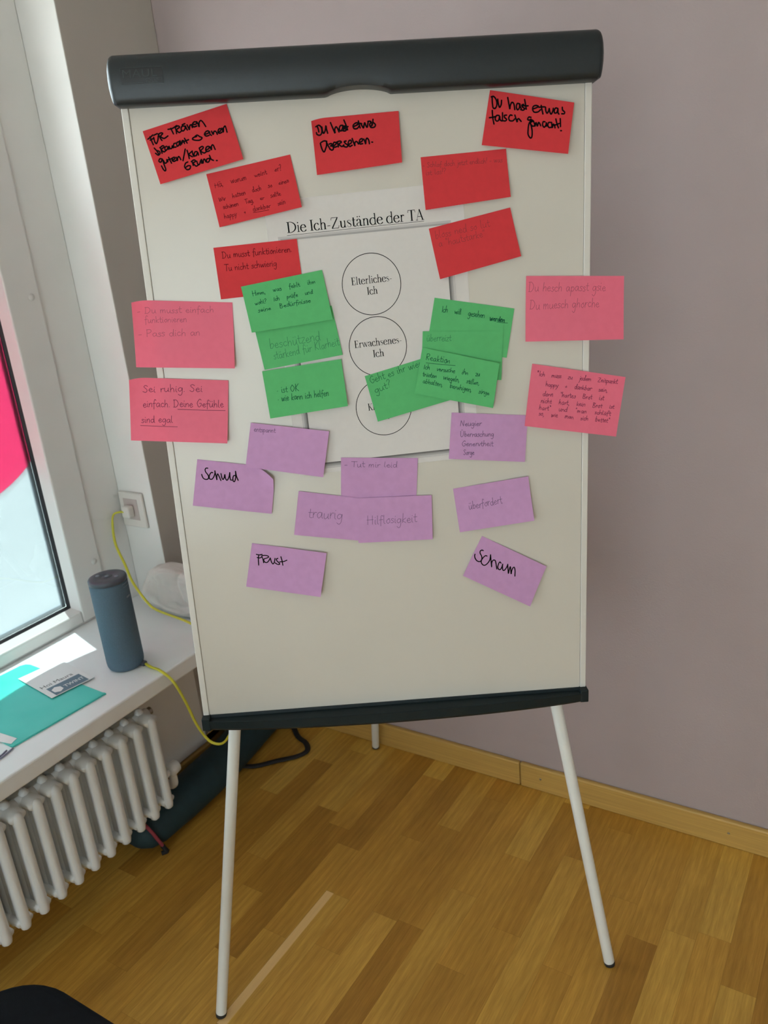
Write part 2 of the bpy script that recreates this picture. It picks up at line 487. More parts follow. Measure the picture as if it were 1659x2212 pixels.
# baseboards
def baseboard(name, pts, mt):
    bm = bmesh.new()
    prism(bm, pts, 0, 0.073)
    return tag(obj(name, bm, mt, bevel=0.004), kind='structure')
bb = baseboard('baseboard_back', [(XA, 1.704), (-0.774, 1.704), (-0.774, YW), (XA, YW)], M['oak_trim'])
bb2 = baseboard('baseboard_back', [(-0.772, 1.704), (XR, 1.704), (XR, YW), (-0.772, YW)], M['oak_trim'])
for bx in (-0.714, -0.243, 0.35):
    bm = bmesh.new()
    lathe(bm, [(0.0, 0.0012), (0.002, 0.0012), (0.0035, 0.0)], seg=16)
    for v in bm.verts: v.co = Vector((bx + v.co.x, 1.7045 - v.co.z * 1.6, 0.0395 + v.co.y))
    obj('screw', bm, M['screw'], bb2)
baseboard('baseboard_left', [(XL, YR), (XL + 0.015, YR), (XL + 0.015, 1.42), (-1.663, 1.42), (-1.663, YW), (XA, YW), (XA, 1.42), (XL, 1.42)][:4] + [(-1.663, 1.704), (XA, 1.704), (XA, 1.4199), (XL, 1.4199)], M['oak_trim_left'])

# ------------------------------------------------------------------ windows
def window(name, ya, yb, pane_m, caps):
    root = empty(name, (XF, (ya + yb) / 2, ZS + 0.04))
    tag(root, kind='structure')
    z0, z1 = 0.52, ZH
    fy = 0.115                                    # fixed frame width
    bm = bmesh.new()
    def ring(y0, y1, za, zb, w, wb, x0, x1):
        box(bm, x0, x1, y0, y0 + w, za, zb); box(bm, x0, x1, y1 - w, y1, za, zb)
        box(bm, x0, x1, y0 + w, y1 - w, za, za + wb); box(bm, x0, x1, y0 + w, y1 - w, zb - w, zb)
    ring(ya, yb, z0, z1, fy, 0.02, XF - 0.08, XF)
    obj('window_frame', bm, M['frame'], root, bevel=0.003)
    bm = bmesh.new()
    sy0, sy1 = ya + fy - 0.004, yb - fy + 0.004
    def sring(w, wb, x0, x1, y0=sy0, y1=sy1, za=z0 + 0.016, zb=z1 - fy):
        box(bm, x0, x1, y0, y0 + w, za, zb); box(bm, x0, x1, y1 - w, y1, za, zb)
        box(bm, x0, x1, y0 + w, y1 - w, za, za + wb); box(bm, x0, x1, y0 + w, y1 - w, zb - w, zb)
    sring(0.092, 0.034, XF - 0.06, XF + 0.006)
    obj('sash', bm, M['frame'], root, bevel=0.005, seg=3)
    # sloping glazing bead, gasket, spacer, pane (all rings)
    def bead(nm, o0, o1, x0, x1, mt):
        bm = bmesh.new()
        ys0, ys1, zs0, zs1 = sy0 + 0.092, sy1 - 0.092, z0 + 0.05, z1 - fy - 0.092
        def loop(o, x): return [bm.verts.new((x, y, z)) for y, z in ((ys0 + o, zs0 + o), (ys1 - o, zs0 + o), (ys1 - o, zs1 - o), (ys0 + o, zs1 - o))]
        A, Bq = loop(o0, x0), loop(o1, x1)
        C, D = loop(o0, x0 - 0.004), loop(o1, x1 - 0.004)
        for i in range(4):
            j = (i + 1) % 4
            bm.faces.new([A[i], A[j], Bq[j], Bq[i]]); bm.faces.new([C[i], D[i], D[j], C[j]])
            bm.faces.new([A[i], C[i], C[j], A[j]]); bm.faces.new([Bq[i], Bq[j], D[j], D[i]])
        obj(nm, bm, mt, root)
    bead('glazing_bead', -0.001, 0.011, XF + 0.003, XF - 0.022, M['sash_edge'])
    bead('gasket', 0.010, 0.017, XF - 0.021, XF - 0.026, M['gasket'])
    bead('spacer', 0.015, 0.026, XF - 0.036, XF - 0.037, M['spacer'])
    zfilm = 1.62                                  # frosted film below; unseen top left clear to brighten the sill
    bm = bmesh.new(); box(bm, XF - 0.034, XF - 0.030, sy0 + 0.095, sy1 - 0.095, z0 + 0.052, z1 - fy - 0.095)
    bmesh.ops.bisect_plane(bm, geom=bm.verts[:] + bm.edges[:] + bm.faces[:], plane_co=(0, 0, zfilm), plane_no=(0, 0, 1))
    for f in bm.faces:
        f.material_index = 1 if f.calc_center_median().z > zfilm else 0
    obj('pane', bm, [pane_m, M['pane_clear_added'] if pane_m is M['pane'] else pane_m], root)
    for cy, cz in caps:
        bm = bmesh.new()
        lathe(bm, [(0.0, 0.003), (0.006, 0.0028), (0.0085, 0.0)], seg=24)
        for v in bm.verts: v.co = Vector((XF + 0.006 + v.co.z, cy + v.co.x, cz + v.co.y))
        obj('cover_cap', bm, M['cover_cap'], root, smooth=True)
    return root
w1 = window('window_1', Y1a, Y1b, M['pane'], [(1.284, 1.3807), (1.2887, 0.6866), (1.284, 2.05)])
w2 = window('window_2', Y2a, Y2b, M['pane_dimming'], [])
root = empty('fill_window', (0.6, YR - 0.1, 0.12)); tag(root, kind='structure')  # unseen window, added and sized to fill the room with light
bm = bmesh.new()
for a, c in ((-0.6, -0.52), (0.56, 0.64), (1.72, 1.8)): box(bm, a, c, YR - 0.16, YR - 0.08, 0.12, 2.2)
box(bm, -0.52, 1.72, YR - 0.16, YR - 0.08, 0.12, 0.2); box(bm, -0.52, 1.72, YR - 0.16, YR - 0.08, 2.12, 2.2)
obj('window_frame', bm, M['frame'], root)  # frame of the added fill window
bm = bmesh.new(); box(bm, -0.53, 1.73, YR - 0.122, YR - 0.118, 0.19, 2.13)
obj('pane', bm, M['pane_dimming'], root)  # pane of the added fill window
portal('daylight_left_front', (XF + 0.02, (Y1a + Y1b) / 2, 1.4), (1.3, 1.6), (1, 0, 0))
portal('daylight_left_rear', (XF + 0.02, (Y2a + Y2b) / 2, 1.4), (1.75, 1.6), (1, 0, 0))
portal('fill_rear', (0.6, YR - 0.05, 1.16), (2.24, 1.92), (0, 1, 0))

# window sill: runs from the frame out over the radiator and in front of the pier
bm = bmesh.new()
prism(bm, [(XF, Y1a + 0.0), (-1.396, Y1a), (-1.396, 1.57), (XA, 1.57), (XA, Y1b), (XF, Y1b)], ZS, 0.532)
obj('window_sill', bm, M['sill'], w1, bevel=0.004)
bm = bmesh.new(); box(bm, XF, -1.396, Y2a, Y2b, ZS, 0.532)
obj('window_sill', bm, M['sill'], w2, bevel=0.004)

# pink round sticker on the outside of the pane, cut off at the glass edge
bm = bmesh.new()
cyy, czz, RR, yedge = 1.006, 1.254, 0.33, 1.2095
pts = []
for i in range(120):
    a = 2 * pi * i / 120
    pts.append((min(yedge, cyy + RR * math.cos(a)), czz + RR * math.sin(a)))
prism(bm, pts, -1.8405, -1.8397, f=lambda a, b, c: Vector((c, a, b)))
tag(obj('window_sticker', bm, M['sticker']), 'large round pink film sticker on the window pane, cut off at the frame', 'sticker')

NOTES = [
 ('R1', 'red', [(26.56,-33.83),(150.6,-4.49),(167.8,-80.03),(43.78,-106.95)], 0.6, (0.0,1.5,10.5,7.5), 'red sticky note with four bold marker lines starting Für Tränen', None, [[(36.06,-41.73),(37.77,-47.37),(39.56,-52.56)],[(32.64,-44.78),(36.99,-42.24),(40.34,-39.65)],[(35.92,-46.34),(39.64,-44.69),(41.36,-44.6)],[(41.39,-42.93),(42.12,-48.52),(44.22,-51.42),(46.84,-46.92),(48.08,-41.44)],[(41.76,-40.18),(44.93,-38.97),(47.23,-38.16)],[(48.83,-39.63),(50.69,-44.35),(52.73,-47.7)],[(48.4,-39.15),(52.61,-37.53),(54.96,-38.57),(51.49,-42.08),(56.09,-45.1),(61.98,-42.17)],[(63.13,-33.47),(69.75,-32.44),(76.18,-29.1)],[(67.28,-32.31),(68.78,-36.07),(70.28,-39.84)],[(73.84,-31.74),(74.73,-36.39),(74.81,-39.62)],[(73.9,-31.28),(78.1,-29.66),(80.04,-31.6),(75.46,-34.58),(78.46,-38.43),(81.62,-37.21)],[(87.95,-30.64),(83.99,-30.43),(82.03,-34.01),(84.16,-36.88),(87.49,-34.3),(88.51,-30.21),(89.59,-33.48),(90.79,-35.85)],[(84.22,-28.61),(86.32,-27.8),(88.18,-27.25)],[(91.16,-28.97),(92.68,-32.73),(93.82,-35.55),(94.95,-30.55),(97.11,-29.28),(98.44,-33.03)],[(99.15,-28.93),(104.16,-28.73),(104.97,-26.2),(101.53,-25.84),(98.59,-29.36),(100.73,-32.23),(104.84,-31.34)],[(105.55,-25.59),(107.14,-28.89),(108.18,-32.62),(108.91,-26.68),(111.69,-24.35),(114.8,-27.45),(117.67,-32.66)],[(40.42,-57.26),(43.83,-61.63),(46.19,-66.42)],[(41.45,-64.3),(45.09,-67.11),(47.94,-64.65),(46.82,-61.79),(43.73,-60.88)],[(49.44,-57.27),(50.31,-61.98),(50.93,-64.81)],[(48.44,-57.22),(53.3,-54.69),(54.52,-56.8),(50.62,-59.66),(53.67,-63.09),(56.89,-61.58)],[(58.65,-55.9),(55.97,-57.16),(55.98,-60.88),(58.89,-60.11),(60.58,-56.47),(61.28,-60.23)],[(62.13,-56.09),(63.4,-59.42),(65.81,-58.61),(66.71,-55.59),(67.84,-58.44)],[(72.34,-52.45),(69.23,-53.21),(68.69,-57.37),(71.95,-57.73)],[(77.42,-50.4),(73.69,-52.06),(73.79,-56.71),(76.62,-55.0),(77.8,-51.35),(78.76,-55.58)],[(78.53,-49.53),(80.43,-54.28),(81.69,-49.89),(83.81,-49.81),(84.83,-53.58)],[(85.41,-46.65),(87.0,-49.98),(88.58,-53.32)],[(81.76,-51.75),(86.44,-50.42),(91.15,-48.81)],[(103.12,-45.28),(98.47,-46.42),(96.89,-48.65),(101.5,-50.29),(107.52,-50.33),(110.87,-47.54),(107.58,-45.7),(104.35,-43.49),(101.19,-44.71)],[(115.41,-43.15),(120.61,-41.58),(120.94,-38.82),(117.35,-39.56),(114.71,-43.11),(117.13,-45.55),(121.23,-44.85)],[(122.32,-39.82),(122.88,-43.54),(124.71,-45.03)],[(125.37,-39.52),(127.37,-43.78),(128.8,-40.16),(131.31,-40.11),(133.35,-44.1)],[(134.67,-41.39),(138.37,-39.74),(139.18,-37.01),(136.14,-37.31),(134.47,-41.38),(137.0,-42.9),(140.15,-41.68)],[(140.78,-36.17),(142.15,-41.79),(143.07,-36.29),(145.58,-33.66),(146.66,-37.41),(147.63,-42.08)],[(50.36,-72.73),(46.93,-72.08),(44.99,-75.26),(47.8,-76.82),(50.5,-73.21),(51.92,-79.86),(53.75,-86.56),(52.71,-89.05),(50.28,-86.84),(48.11,-82.01)],[(51.61,-74.68),(53.61,-78.54),(56.3,-77.28),(56.8,-73.55),(58.07,-76.9)],[(59.67,-70.89),(61.55,-75.68),(63.13,-79.06)],[(58.0,-74.37),(62.36,-73.38),(65.35,-72.14)],[(64.56,-75.85),(68.42,-73.24),(68.17,-71.35),(65.55,-72.15),(64.42,-75.37),(66.94,-76.91),(70.12,-75.68)],[(70.67,-71.49),(72.06,-76.25),(72.75,-72.54),(74.79,-70.77),(77.05,-75.11)],[(84.87,-61.22),(82.65,-68.38),(80.08,-76.68)],[(87.35,-63.03),(88.65,-68.71),(89.45,-74.37)],[(93.62,-65.23),(89.63,-68.95),(94.25,-72.29)],[(94.73,-64.36),(95.16,-69.06),(96.61,-71.95)],[(101.62,-65.66),(98.56,-65.97),(96.84,-70.08),(99.73,-71.18),(102.51,-66.64),(103.25,-70.43)],[(105.58,-62.14),(106.71,-66.87),(107.67,-69.73)],[(105.19,-61.18),(109.67,-59.09),(111.25,-61.04),(107.24,-65.03),(111.41,-68.06),(114.55,-67.1)],[(114.86,-64.5),(119.14,-62.4),(119.47,-59.62),(115.86,-60.36),(114.36,-64.48),(116.64,-66.47),(120.31,-65.26)],[(120.91,-60.16),(122.72,-64.46),(123.32,-59.36),(125.69,-58.08),(128.19,-64.28)],[(86.86,-78.93),(83.44,-80.44),(81.51,-85.24),(84.56,-89.18),(88.69,-88.46),(90.17,-84.76),(86.71,-84.1),(83.13,-86.08)],[(92.99,-78.32),(93.65,-81.18),(94.3,-84.04)],[(91.93,-78.74),(96.03,-76.61),(98.51,-78.62),(94.71,-80.77),(98.01,-85.19),(101.36,-84.24)],[(100.02,-78.7),(101.06,-82.53),(103.52,-83.13),(106.01,-77.62),(106.91,-81.9)],[(106.83,-76.72),(108.71,-82.0),(109.88,-77.36),(111.58,-76.7),(113.16,-80.36)],[(118.04,-75.92),(114.91,-76.69),(113.99,-80.21),(117.18,-80.57),(119.85,-75.08),(119.04,-71.75)],[(119.04,-71.75),(120.94,-77.01),(124.23,-79.07)],[(128.53,-79.49),(129.74,-79.56)]], [], []),
 ('R2', 'red', [(110.5,-96.16),(235.05,-76.12),(246.32,-149.76),(122.58,-170.91)], 1.2, (0.0,0.0,9.0,7.5), 'red sticky note in thin pen starting Hä, warum weint er', None, [], [('Hä, warum weint er?', (121.4, -115.56), (221.61, -96.73), 4.44, 0.7), ('Wir hatten doch so einen', (125.05, -135.18), (230.7, -113.82), 3.81, 0.7), ('schönen Tag, er sollte', (130.5, -145.82), (217.16, -131.36), 3.82, 0.7), ('happy + dankbar sein', (130.63, -159.38), (223.18, -143.6), 4.07, 0.7)], [((174.36,-153.26),(197.37,-150.72),0.7)]),
 ('R3', 'red', [(269.68,-30.32),(396.68,-26.7),(397.55,-96.89),(272.18,-106.71)], 0.6, (0.0,3.0,10.5,6.0), 'red sticky note with bold marker lines Du hast etwas übersehen', 'TL', [[(277.88,-40.18),(278.94,-43.5),(279.49,-47.61)],[(275.7,-39.66),(280.22,-38.68),(283.5,-42.11),(283.92,-47.84),(282.3,-51.44),(279.57,-52.11),(276.6,-50.32),(275.92,-47.83)],[(284.41,-41.75),(284.87,-47.08),(286.38,-50.43),(288.92,-46.47),(290.29,-40.43),(290.82,-44.94),(292.15,-50.73)],[(297.25,-36.72),(299.81,-43.78),(302.8,-51.29),(302.72,-46.38),(304.78,-42.82),(306.84,-44.96),(308.69,-49.97)],[(314.23,-41.28),(311.07,-41.92),(309.44,-45.92),(311.44,-48.88),(314.11,-45.35),(315.12,-41.32),(315.76,-47.07)],[(318.6,-42.32),(316.33,-43.02),(317.48,-45.52),(319.55,-47.68),(317.21,-49.19),(314.15,-48.45)],[(316.95,-34.5),(319.55,-41.55),(321.33,-47.77)],[(315.77,-44.62),(319.34,-44.4),(322.26,-43.49)],[(330.96,-43.78),(336.46,-41.62),(336.61,-39.35),(333.49,-39.43),(329.72,-42.49),(330.77,-46.63),(335.21,-46.86),(338.07,-44.16)],[(337.68,-36.8),(338.67,-41.74),(339.7,-46.28)],[(335.57,-41.58),(339.22,-40.3),(342.31,-40.71)],[(341.0,-40.23),(342.95,-44.41),(344.59,-46.54),(345.78,-42.11),(346.82,-39.72),(348.33,-43.88),(349.98,-46.01),(351.16,-41.58),(351.96,-38.77)],[(355.37,-38.38),(353.17,-38.02),(351.37,-38.33)],[(356.2,-39.4),(353.77,-42.53),(354.92,-45.45),(357.06,-42.7),(357.5,-39.87),(357.72,-43.55)],[(359.09,-35.89),(358.86,-39.54),(362.03,-42.96),(360.67,-46.16),(357.06,-46.79),(354.87,-46.26)],[(280.45,-63.24),(281.38,-68.23),(283.18,-73.7),(285.28,-75.47),(287.35,-71.86),(289.26,-67.0),(289.44,-62.48)],[(281.42,-62.3),(286.01,-60.66),(289.97,-61.44)],[(289.44,-62.48),(291.69,-67.96),(294.04,-72.21)],[(293.22,-65.57),(296.39,-64.91),(297.13,-67.01),(294.8,-68.13),(297.89,-68.7),(298.97,-72.06),(296.59,-74.0),(293.59,-72.19)],[(299.26,-68.36),(302.53,-66.48),(303.58,-64.47),(300.53,-63.49),(298.94,-66.7),(300.47,-70.08),(304.1,-69.45)],[(305.36,-64.57),(305.89,-67.07),(306.3,-69.98)],[(304.56,-63.29),(309.11,-62.3),(311.21,-64.05),(307.46,-66.33),(311.23,-69.83),(314.5,-67.94)],[(318.01,-62.77),(315.28,-63.45),(316.88,-66.0),(320.27,-68.66),(318.31,-71.03),(314.35,-69.99)],[(321.22,-67.88),(325.41,-65.63),(325.2,-62.33),(322.5,-62.59),(320.9,-66.22),(322.83,-70.45),(326.52,-68.99)],[(327.15,-59.96),(328.98,-65.82),(330.48,-70.03),(330.44,-66.73),(332.04,-64.34),(333.97,-64.85),(335.74,-67.83)],[(337.93,-65.89),(341.64,-64.02),(341.83,-61.15),(339.13,-61.42),(337.12,-64.61),(338.24,-67.97),(341.84,-67.74)],[(344.03,-61.68),(345.55,-65.88),(346.28,-68.39),(347.1,-62.67),(349.02,-60.71),(351.06,-63.7),(351.66,-68.27)],[(355.37,-66.4),(356.44,-66.54)]], [], []),
 ('R4', 'red', [(530.67,-5.77),(651.67,-29.8),(642.21,-98.63),(515.75,-79.28)], 1.6, (0.0,7.5,10.5,6.0), 'red sticky note with bold marker lines Du hast etwas falsch gemacht', None, [[(533.44,-15.77),(533.47,-22.23),(534.05,-28.73)],[(532.12,-14.9),(535.69,-14.68),(539.16,-19.29),(539.92,-25.79),(537.58,-30.53),(534.47,-29.97)],[(541.4,-18.6),(542.17,-25.1),(543.86,-29.64),(546.17,-26.12),(546.9,-20.49)],[(555.88,-17.32),(557.35,-25.88),(558.58,-32.84),(559.28,-28.41),(561.67,-24.08),(564.5,-26.25),(565.73,-34.02)],[(572.55,-26.66),(569.42,-26.1),(568.02,-30.48),(569.76,-34.63),(572.49,-31.52),(573.0,-26.28),(573.84,-30.78),(575.15,-33.29)],[(578.8,-27.79),(576.11,-28.47),(576.97,-31.35),(580.08,-33.54),(577.82,-35.46),(574.24,-34.46)],[(580.22,-21.39),(581.48,-28.74),(582.32,-34.47)],[(576.99,-29.32),(581.47,-29.96),(585.05,-30.14)],[(592.63,-34.59),(597.58,-33.22),(599.83,-31.72),(596.7,-30.34),(592.66,-31.35),(591.46,-35.35),(593.95,-39.14),(599.34,-39.01),(602.95,-36.35)],[(603.88,-30.71),(605.19,-37.28),(606.33,-42.23)],[(600.72,-32.98),(604.76,-32.78),(609.25,-33.01)],[(610.15,-33.47),(610.58,-38.37),(612.37,-41.72),(614.62,-38.58),(615.53,-35.37),(616.42,-40.3),(618.21,-43.25),(620.47,-39.7),(621.37,-35.67)],[(628.12,-36.43),(624.97,-35.45),(622.9,-38.19),(623.17,-41.88),(626.32,-41.63),(628.12,-37.24),(628.12,-41.73),(629.47,-43.84)],[(634.41,-35.13),(634.87,-38.81),(637.58,-41.4),(637.13,-43.83),(633.53,-43.64)],[(533.05,-33.14),(533.13,-37.62),(533.69,-44.98),(534.89,-51.59)],[(528.54,-42.67),(533.75,-42.37),(537.35,-41.5)],[(542.75,-40.56),(539.17,-40.37),(536.84,-44.33),(538.57,-47.69),(541.73,-47.03),(543.45,-41.41),(543.99,-46.33),(546.2,-48.08)],[(547.75,-37.15),(547.65,-42.44),(547.1,-48.13)],[(553.52,-40.71),(550.37,-40.95),(550.77,-43.83),(553.42,-46.42),(551.59,-48.37),(547.55,-47.75)],[(561.58,-41.54),(558.9,-40.99),(556.59,-44.54),(557.88,-48.28),(562.37,-48.93),(565.1,-46.62)],[(565.62,-41.34),(566.91,-45.89),(568.64,-50.89),(569.13,-47.64),(570.94,-46.51),(572.72,-48.24),(574.49,-50.38)],[(588.94,-45.82),(585.8,-45.24),(583.97,-48.01),(586.21,-49.35),(588.92,-48.27)],[(589.36,-49.52),(585.71,-54.25),(584.28,-62.39),(584.21,-68.99),(587.33,-73.7),(589.62,-71.75),(590.13,-64.35),(588.84,-56.87),(587.09,-51.86)],[(587.53,-52.7),(591.6,-50.86),(589.81,-49.54),(587.97,-53.54),(590.19,-57.35),(592.9,-57.91)],[(592.05,-50.48),(593.82,-54.67),(594.25,-58.39),(596.09,-53.15),(597.86,-58.17),(599.7,-53.34),(601.49,-55.07),(602.83,-58.02)],[(609.17,-53.01),(606.46,-52.87),(605.54,-56.93),(607.78,-60.33),(610.51,-57.19),(610.97,-53.93),(611.4,-58.88)],[(616.84,-54.23),(614.13,-54.5),(613.21,-58.15),(615.01,-61.12),(618.18,-60.88)],[(618.64,-54.33),(619.53,-61.77),(620.89,-56.91),(622.88,-58.66),(623.6,-61.99)],[(624.96,-50.15),(626.32,-56.37),(628.58,-62.25)],[(621.8,-58.6),(626.32,-57.6),(629.48,-56.54)],[(631.28,-50.07),(631.47,-55.0),(631.56,-60.76)],[(631.75,-66.29),(632.84,-66.43)]], [], []),
 ('R5', 'red', [(426.0,-90.15),(552.63,-85.27),(557.25,-152.78),(429.35,-164.09)], 1.0, (0.0,0.0,7.5,7.5), 'red sticky note in thin pen starting Schlaf doch jetzt endlich', None, [], [('- Schlaf doch jetzt endlich! - was', (428.08, -104.74), (546.97, -103.16), 3.71, 0.6), ('ist los!?', (432.24, -115.32), (462.7, -114.68), 3.74, 0.6)], []),
 ('R6', 'red', [(433.71,-190.32),(557.32,-167.26),(572.35,-238.26),(447.16,-264.53)], 0.9, (0,1,5,6), 'tilted red sticky note with very faint writing, right of printed title', None, [], [('bloss ned so lut', (442.87, -205.76), (526.3, -192.05), 5.66, 0.6), ('a "hautstarke"', (447.78, -217.82), (518.95, -206.37), 5.32, 0.6)], []),
 ('R7', 'red', [(108.8,-198.89),(234.38,-193.3),(238.27,-267.74),(111.88,-274.08)], 0.9, (0,1,1,1.5), 'red sticky note in thin pen reading Du musst funktionieren', None, [], [('Du musst funktionieren.', (120.21, -214.74), (225.92, -211.17), 4.77, 0.8), ('Tu nicht schwierig', (121.93, -233.37), (201.43, -229.99), 4.81, 0.8)], []),
 ('G1', 'green', [(144.0,-257.33),(268.59,-240.14),(279.5,-314.02),(153.86,-326.12)], 2.7, (0,0,5,5), 'topmost green sticky note on the left starting Hmm, was fehlt ihm', None, [], [('Hmm, was fehlt ihm', (160.56, -272.04), (257.29, -259.03), 3.99, 0.8), ('wohl? Ich prüfe und', (162.6, -285.53), (252.17, -273.59), 3.79, 0.8), ('seine Bedürfnisse', (166.53, -296.54), (248.12, -286.28), 3.81, 0.8)], []),
 ('G2', 'green', [(156.12,-308.54),(279.13,-293.49),(290.54,-368.96),(167.22,-384.33)], 1.2, (0,0,2,2), 'green sticky note reading beschützend, half covered by the note above', None, [], [('beschützend', (178.44, -353.07), (258.32, -344.28), 7.37, 0.7), ('stärkend für Klarheit', (183.39, -369.61), (286.9, -353.7), 6.49, 0.7)], []),
 ('G3', 'green', [(163.09,-386.38),(287.69,-375.24),(292.99,-448.52),(169.2,-460.41)], 3.7, (0,0,6,5), 'green sticky note with two bullet lines starting ist OK', None, [], [('· ist OK', (183.45, -421.49), (218.66, -419.77), 5.2, 0.8), ('· wie kann ich helfen', (183.34, -435.05), (264.55, -430.4), 5.24, 0.8)], []),
 ('G4', 'green', [(438.12,-291.49),(561.75,-315.34),(547.93,-390.06),(422.76,-364.97)], 1.0, (0,0,1.5,1), 'green sticky note reading Ich will gesehen werden, topmost on the right', None, [], [('Ich will gesehen', (447.84, -313.25), (514.29, -326.74), 5.16, 0.8), ('werden', (522.45, -330.85), (546.16, -334.93), 4.8, 1.2)], [((533.75,-334.16),(550.68,-336.62),0.7)]),
 ('G5', 'green', [(417.35,-340.92),(543.27,-348.23),(538.69,-424.15),(411.52,-416.87)], 2.5, (0,0,1.5,0.5), 'green sticky note reading überreizt, between two overlapping green notes', None, [], [('überreizt', (422.79, -356.6), (461.43, -358.22), 5.25, 0.7)], []),
 ('G6', 'green', [(415.45,-365.35),(535.19,-397.03),(523.45,-466.98),(400.06,-436.43)], 4.6, (0,5,6,1), 'green sticky note headed Reaktion in front of its neighbours', None, [], [('Reaktion', (419.44, -384.67), (457.53, -392.65), 6.11, 0.8), ('Ich versuche ihn zu', (415.68, -398.79), (503.76, -415.44), 4.51, 0.8), ('trösten wiegeln, stillen,', (413.1, -409.55), (502.34, -429.28), 4.53, 0.8), ('abhalten, beruhigen, singe', (413.02, -420.32), (517.71, -445.99), 4.55, 0.8)], [((420.26,-389.43),(465.71,-396.46),0.7)]),
 ('G7', 'green', [(322.65,-404.49),(449.44,-374.63),(467.22,-448.62),(338.78,-476.93)], 1.0, (0,0,1,7), 'green sticky note reading Geht es ihr gut, covering the lowest circle', None, [], [('Geht es ihr wieder', (330.58, -416.99), (425.84, -390.69), 5.8, 0.7), ('gut?', (337.56, -432.26), (364.7, -422.97), 5.83, 0.7)], []),
 ('P1', 'pink', [(-22.12,-266.78),(128.27,-279.6),(122.64,-378.28),(-28.28,-367.08)], 0.6, (3.0,0.0,10.5,9.0), 'pink sticky note starting Du musst einfach, upper one on left board edge', 'TL', [], [('- Du musst einfach', (-16.43, -286.57), (99.3, -292.8), 4.91, 0.7), ('funktionieren', (-7.2, -301.92), (56.65, -304.09), 4.94, 0.7), ('- Pass dich an', (-19.13, -321.5), (74.68, -325.57), 5.44, 0.7)], []),
 ('P2', 'pink', [(-42.42,-382.19),(109.27,-397.15),(97.8,-495.11),(-52.81,-480.23)], 0.6, (3.0,1.5,10.5,9.0), 'pink sticky note starting Sei ruhig, lower one on left board edge', 'TL', [], [('Sei ruhig. Sei', (-25.33, -406.54), (67.8, -411.49), 5.64, 0.8), ('einfach. Deine Gefühle', (-27.88, -429.56), (97.72, -437.93), 5.7, 0.8), ('sind egal', (-33.16, -453.59), (16.13, -456.43), 5.76, 0.8)], [((25.79,-436.71),(99.45,-443.54),0.7),((-34.94,-457.8),(22.28,-463.84),0.7)]),
 ('P3', 'pink', [(580.44,-267.61),(732.3,-276.66),(732.24,-372.64),(576.7,-366.29)], 0.6, (1.5,3.0,7.5,9.0), 'pink sticky note with faint writing, upper one on right board edge', None, [], [('Du hesch apasst gsie', (583.26, -291.15), (703.73, -296.93), 6.88, 0.7), ('Du muesch ghorche', (584.57, -317.9), (693.88, -320.51), 6.96, 0.7)], []),
 ('P4', 'pink', [(588.58,-401.97),(737.27,-432.11),(722.9,-527.05),(573.87,-499.48)], 2.2, (0.0,4.5,7.5,7.5), 'pink sticky note crowded with six pen lines on right board edge', None, [], [('*Ich muss zu jedem Zeitpunkt', (595.35, -421.26), (724.42, -441.93), 4.27, 0.75), ('happy + dankbar sein,', (608.92, -438.53), (708.44, -454.2), 4.3, 0.75), ('denn "hartes Brot ist', (604.34, -453.29), (702.97, -466.74), 4.33, 0.75), ('nicht hart, kein Brot ist', (600.72, -464.33), (719.53, -481.63), 4.35, 0.75), ('hart" und "man schläft', (597.41, -474.79), (714.01, -492.03), 4.37, 0.75), ('so, wie man sich bettet"', (597.03, -484.02), (711.77, -503.68), 4.39, 0.75)], []),
 ('V1', 'violet', [(137.01,-465.89),(260.32,-487.33),(244.94,-561.18),(121.91,-535.87)], 6.2, (-3,1,4,2), 'violet sticky note reading entspannt, covering a corner of the Schuld note', None, [], [('entspannt', (140.58, -480.27), (174.92, -484.17), 4.17, 0.7)], []),
 ('V2', 'violet', [(45.27,-519.51),(169.43,-541.81),(155.69,-618.0),(29.51,-594.8)], 0.6, (0.0,3.0,4.5,4.5), 'violet sticky note with bold word Schuld and bent corner', 'TR', [[(60.47,-535.23),(57.96,-534.88),(55.99,-537.11),(56.36,-541.09),(59.22,-545.7),(60.24,-549.3),(58.81,-552.73),(55.32,-553.37),(51.72,-551.35),(49.91,-547.25),(49.72,-544.59)],[(67.62,-543.21),(65.58,-542.45),(62.66,-545.5),(61.09,-549.36),(61.78,-552.94),(65.11,-553.62),(68.54,-549.89),(70.85,-544.75),(71.53,-540.4)],[(71.19,-540.38),(72.14,-548.37),(73.02,-555.51),(73.37,-550.23),(75.03,-545.49),(76.8,-548.7),(79.28,-556.84)],[(80.59,-545.44),(81.16,-551.66),(82.88,-555.32),(85.23,-551.95),(86.62,-547.19),(86.94,-553.4),(89.09,-557.09),(92.61,-552.47),(94.93,-544.69)],[(94.93,-544.69),(94.5,-550.83),(94.97,-556.62),(97.21,-557.22)],[(102.71,-550.09),(100.54,-550.38),(98.78,-554.67),(99.12,-559.31),(101.22,-559.72),(103.65,-553.25),(104.33,-543.14)],[(104.33,-543.14),(105.11,-551.58),(107.11,-558.36)]], [], []),
 ('V3', 'violet', [(275.81,-532.47),(400.25,-541.88),(393.83,-618.08),(270.18,-608.38)], 1.0, (1,1,0.2,0.2), 'violet sticky note starting Tut mir leid, standing on two other notes', None, [], [('- Tut mir leid', (279.91, -548.17), (366.02, -555.01), 4.84, 0.7)], []),
 ('V4', 'violet', [(202.7,-583.41),(328.51,-607.54),(314.02,-678.65),(188.95,-656.47)], 2.2, (0,0,0.5,4), 'violet sticky note reading traurig, left of the Hilflosigkeit note', None, [], [('traurig', (213.89, -629.48), (270.84, -635.87), 9.45, 0.7)], []),
